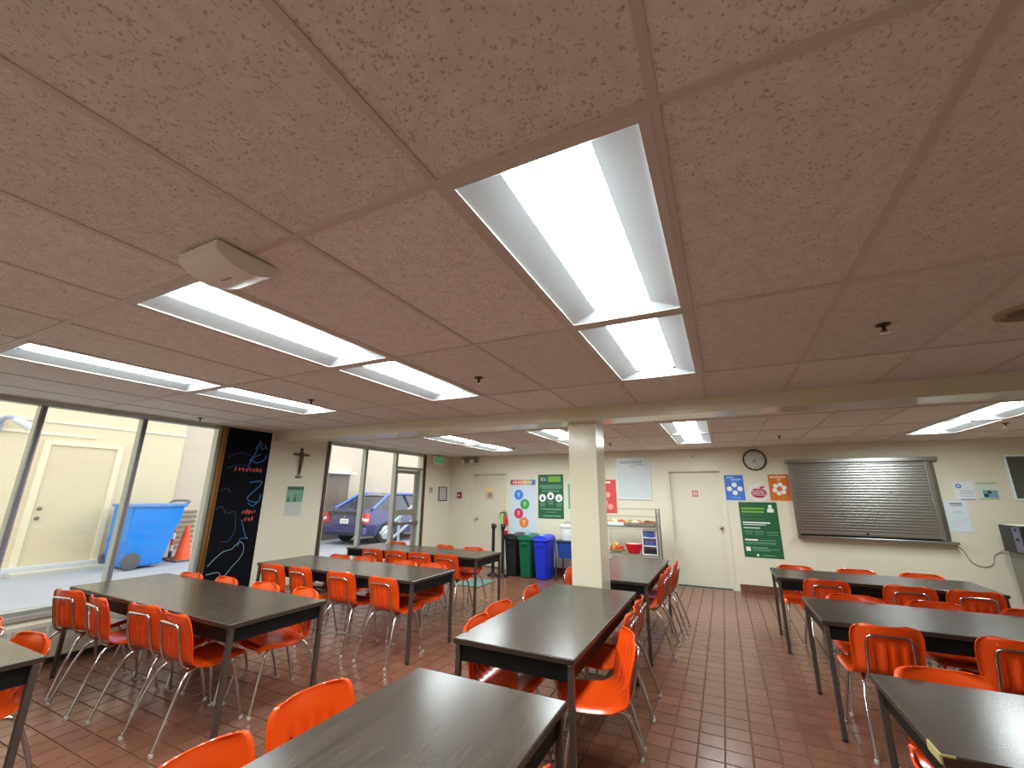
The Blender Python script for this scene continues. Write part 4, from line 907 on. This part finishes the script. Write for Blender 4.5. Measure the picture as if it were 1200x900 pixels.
# tilt cart
t = thing('tilt_cart', 'bright blue wheeled tilt cart outside the tall window', 'cart', (-10.9, 4.93, ZG)); cm = M('cart_blue', (10, 132, 226), .45, var=.03)
b = bmesh.new(); prism(b, [(-.48, 1.18), (.44, 1.2), (.4, .98), (.27, .5), (.19, .06), (-.42, .04), (-.46, .3)], -.4, .4, 'yz'); bmesh.ops.bevel(b, geom=b.edges[:], offset=.02, segments=2, affect='EDGES'); obj('tub', b, cm, t, smooth=True)
obj('rim', B(-.43, .43, -.51, .47, 1.17, 1.23, bev=.01), M('cart_rim', (96, 140, 200), .5), t)
for s in (-1, 1): obj('wheel', lathe(bmesh.new(), [(.05, -.03), (.15, -.03), (.16, 0), (.15, .03), (.05, .04)], 22, (s*.44, -.36, .16), 'x'), M('tyre_grey', (92, 92, 96), .6), t, smooth=True)
obj('handle', tube(bmesh.new(), smooth_path([(-.3, .44, 1.2), (-.3, .54, 1.28), (.3, .54, 1.28), (.3, .44, 1.2)], 5), .025, 8), M('cart_handle', (110, 116, 128), .5), t, smooth=True)
# traffic cone
p = atz(218, 651, ZG); t = thing('traffic_cone', 'orange traffic cone beside the blue cart outside', 'traffic cone', (-10.95, 5.72, ZG)); cn = M('cone_orange', (255, 84, 30), .5)
b = bmesh.new(); lathe(b, [(.165, .035), (.15, .05), (.035, .74), (.02, .75)], 24); obj('cone', b, cn, t, smooth=True); obj('base', B(-.22, .22, -.22, .22, 0, .035, bev=.006), M('cone_base', (110, 100, 96), .7), t)
# striped delineator post
t = thing('striped_post', 'red and white striped delineator post left of the cone', 'post', (-11.33, 5.66, ZG)); obj('base', B(-.12, .12, -.1, .1, 0, .05), M('cone_base', (110, 100, 96), .7), t)
for k in range(6): obj('band', lathe(bmesh.new(), [(.035, .05+.13*k), (.035, .18+.13*k)], 14), (M('stripe_red', (226, 74, 52), .5), M('stripe_white', (228, 222, 218), .5))[k % 2] if k else M('stripe_dark', (70, 66, 84), .5), t)
tag(obj('cardboard_box', B(-11.56, -11.3, 5.1, 5.5, ZG, ZG+.5, bev=.006), M('cardboard', (186, 152, 108), .8)), 'brown cardboard box between blue cart and striped post', 'box')
# louvre vent
t = thing('wall_louvre', 'grey slatted vent louvre low on the wall behind the cone', 'louvre', (WX-.12, 6.05, ZG)); obj('recess', B(.002, .012, -.2, .2, .12, 1.08), M('louvre_cream', (210, 198, 176), .6), t)
for k in range(8):
    g = bmesh.new(); z = .2+.115*k; prism(g, [(.012, z), (.05, z-.02), (.05, z+.01), (.012, z+.045)], -.2, .2, 'xz'); obj('slat', g, M('louvre_grey', (130, 118, 104), .6), t)
# canopy doorway seen through the far bay
dfar = struct('door_5', B(WX-.12, WX-.09, 9.75, 10.95, ZG, 2.2), M('doorway_dark', (112, 104, 96), .6), label='dark doorway with a white canopy behind the car')  # doorway is a flat slab in one dark grey-brown colour
obj('canopy', B(WX-.12, WX+.18, 9.7, 11.0, 2.2, 2.27), M('canopy_white', (236, 236, 234), .5), dfar)
# handrail outside the glass door
t = thing('handrail', 'white steel handrail slanting outside the glass door', 'handrail', (XL-.9, 7.9, ZG)); rm = M('rail_white', (206, 224, 240), .35)
for dz, n_ in ((0, 'top_rail'), (-.35, 'lower_rail')): obj(n_, tube(bmesh.new(), [(0, -.35, .62+dz), (0, .95, 1.32+dz)], .028, 10), rm, t, smooth=True)
for y in (.25, .92): obj('post', tube(bmesh.new(), [(0, y, 0), (0, y, .62+.7*(y+.35)/1.3)], .03, 10), rm, t, smooth=True)

# ---- parked car (rear towards the windows, heading along the alley)
CX0, CX1, CY = -11.08, -9.36, 9.55
car = thing('parked_car', 'blue purple sedan parked outside behind the glazed bay', 'car', ((CX0+CX1)/2, CY, ZG))
cw = (CX1-CX0)/2; cpaint = M('car_paint', (60, 57, 108), .25, metal=.3, coat=.6); cgl = M('car_glass', (40, 48, 62), .08, spec=.8); ctrim = M('car_trim', (36, 38, 46), .5)
side = [(0, .34, 1.), (.0, .62, 1.), (.03, .86, .98), (.1, 1.0, .95), (.45, 1.03, .95), (4.5, .55, .9)]
b = bmesh.new()
secs = [(0, .3, .93, .86), (.06, .26, 1.0, .93), (.5, .24, 1.03, .98), (1.2, .24, 1.02, 1.0), (2.6, .24, .98, 1.0), (3.3, .24, .93, .99), (4.1, .26, .82, .95), (4.45, .3, .7, .84)]
rows = []
for y, z0, z1, wf in secs:
    W_ = cw*wf; ring = []
    for x, z in ((-.92, z0), (-1, z0+.12), (-1, z0+.42), (-.97, z1-.08), (-.88, z1), (.88, z1), (.97, z1-.08), (1, z0+.42), (1, z0+.12), (.92, z0)): ring.append(b.verts.new((x*W_, y, z)))
    rows.append(ring)
for A, Q in zip(rows, rows[1:]):
    for k in range(10): b.faces.new((A[k], A[(k+1) % 10], Q[(k+1) % 10], Q[k]))
b.faces.new(rows[0]); b.faces.new(rows[-1][::-1]); obj('body', b, cpaint, car, smooth=True)
b = bmesh.new(); rows = []
for y, z, wf in ((.38, 1.0, .9), (1.05, 1.4, .72), (1.4, 1.455, .7), (2.3, 1.44, .7), (2.6, 1.36, .72), (3.35, .95, .86)):
    rows.append([b.verts.new((-cw*wf*(1 if z < 1.1 else 1), y, z)), b.verts.new((cw*wf, y, z))])
rg = []
for (y, z, wf) in ((.38, 1.0, .9), (1.05, 1.4, .72), (1.4, 1.455, .7), (2.3, 1.44, .7), (2.6, 1.36, .72), (3.35, .95, .86)): pass
low = [(.38, .97, .9), (1.05, .97, .95), (1.4, .97, .96), (2.3, .96, .97), (2.6, .95, .96), (3.35, .92, .9)]
lv = [[b.verts.new((-cw*wf, y, z)), b.verts.new((cw*wf, y, z))] for y, z, wf in low]
for i in range(5):
    b.faces.new((rows[i][0], rows[i][1], rows[i+1][1], rows[i+1][0]))
    for s in (0, 1): b.faces.new((rows[i][s], rows[i+1][s], lv[i+1][s], lv[i][s]))
b.faces.new((rows[0][0], rows[0][1], lv[0][1], lv[0][0])); obj('cabin_glass', b, cgl, car)
b = bmesh.new(); rfp = ((1.02, 1.395, .73), (1.4, 1.475, .72), (2.3, 1.46, .72), (2.62, 1.365, .73))
rr = [[b.verts.new((-cw*w_, y, z)), b.verts.new((0, y, z+.02)), b.verts.new((cw*w_, y, z))] for y, z, w_ in rfp]
for A, Q in zip(rr, rr[1:]): b.faces.new((A[0], A[1], Q[1], Q[0])); b.faces.new((A[1], A[2], Q[2], Q[1]))
obj('roof', b, cpaint, car, smooth=True)
for s in (-1, 1):
    b = bmesh.new(); tube(b, [(s*cw*.915, .3, 1.02), (s*cw*.74, 1.02, 1.41), (s*cw*.73, 1.4, 1.475), (s*cw*.73, 2.3, 1.46), (s*cw*.9, 3.3, .96)], .04, 8); obj('roof_pillar', b, M('car_blue_bright', (74, 110, 214), .25, coat=.6), car, smooth=True)
    obj('door_pillar', tube(bmesh.new(), [(s*cw*.97, 1.95, .95), (s*cw*.735, 1.85, 1.45)], .035, 6), ctrim, car)
    for y in (.85, 3.45): 
        wheel = obj('wheel', lathe(bmesh.new(), [(.1, -.1), (.3, -.1), (.33, -.06), (.33, .06), (.3, .1), (.1, .1)], 28, (s*(cw-.1), y, .33), 'x'), M('tyre', (26, 26, 28), .7), car, smooth=True)
        obj('hubcap', lathe(bmesh.new(), [(.2, s*.101), (.19, s*.112), (.05, s*.118)], 18, (s*(cw-.1), y, .33), 'x'), chrome, wheel, smooth=True)
    q = bmesh.new(); prism(q, [(s*cw*.72, .66), (s*cw*.97, .62), (s*cw*.99, .9), (s*cw*.8, .92)], -.03, .14, 'xz'); obj('tail_light', q, M('tail_red', (206, 40, 44), .2), car)
    q = bmesh.new(); prism(q, [(s*cw*.84, .72), (s*cw*.985, .68), (s*cw*.985, .76), (s*cw*.85, .79)], -.034, .1, 'xz'); obj('reverse_lamp', q, M('lamp_clear', (226, 222, 222), .2), car)
obj('trunk_panel', B(-cw*.8, cw*.8, -.012, .02, .84, .95, bev=.006), ctrim, car); obj('bumper', B(-cw*.95, cw*.95, -.07, .1, .3, .52, bev=.03), cpaint, car); obj('bumper_insert', B(-cw*.8, cw*.8, -.078, -.05, .28, .36), ctrim, car)
lp = obj('licence_plate', B(-.17, .17, -.02, .0, .6, .74, bev=.004), M('plate_white', (232, 232, 234), .4), car)
for k in range(5): obj('plate_mark', B(-.12+.052*k, -.09+.052*k, -.0215, -.0198, .64, .7), M('plate_ink', (170, 170, 184), .5), lp)
em = bmesh.new(); prism(em, [(-.05, .77), (-.02, .77), (.0, .82), (-.02, .83)], -.016, .0, 'xz'); prism(em, [(.0, .77), (.03, .77), (.045, .8), (.0, .83)], -.016, .0, 'xz'); obj('emblem', em, chrome, car)
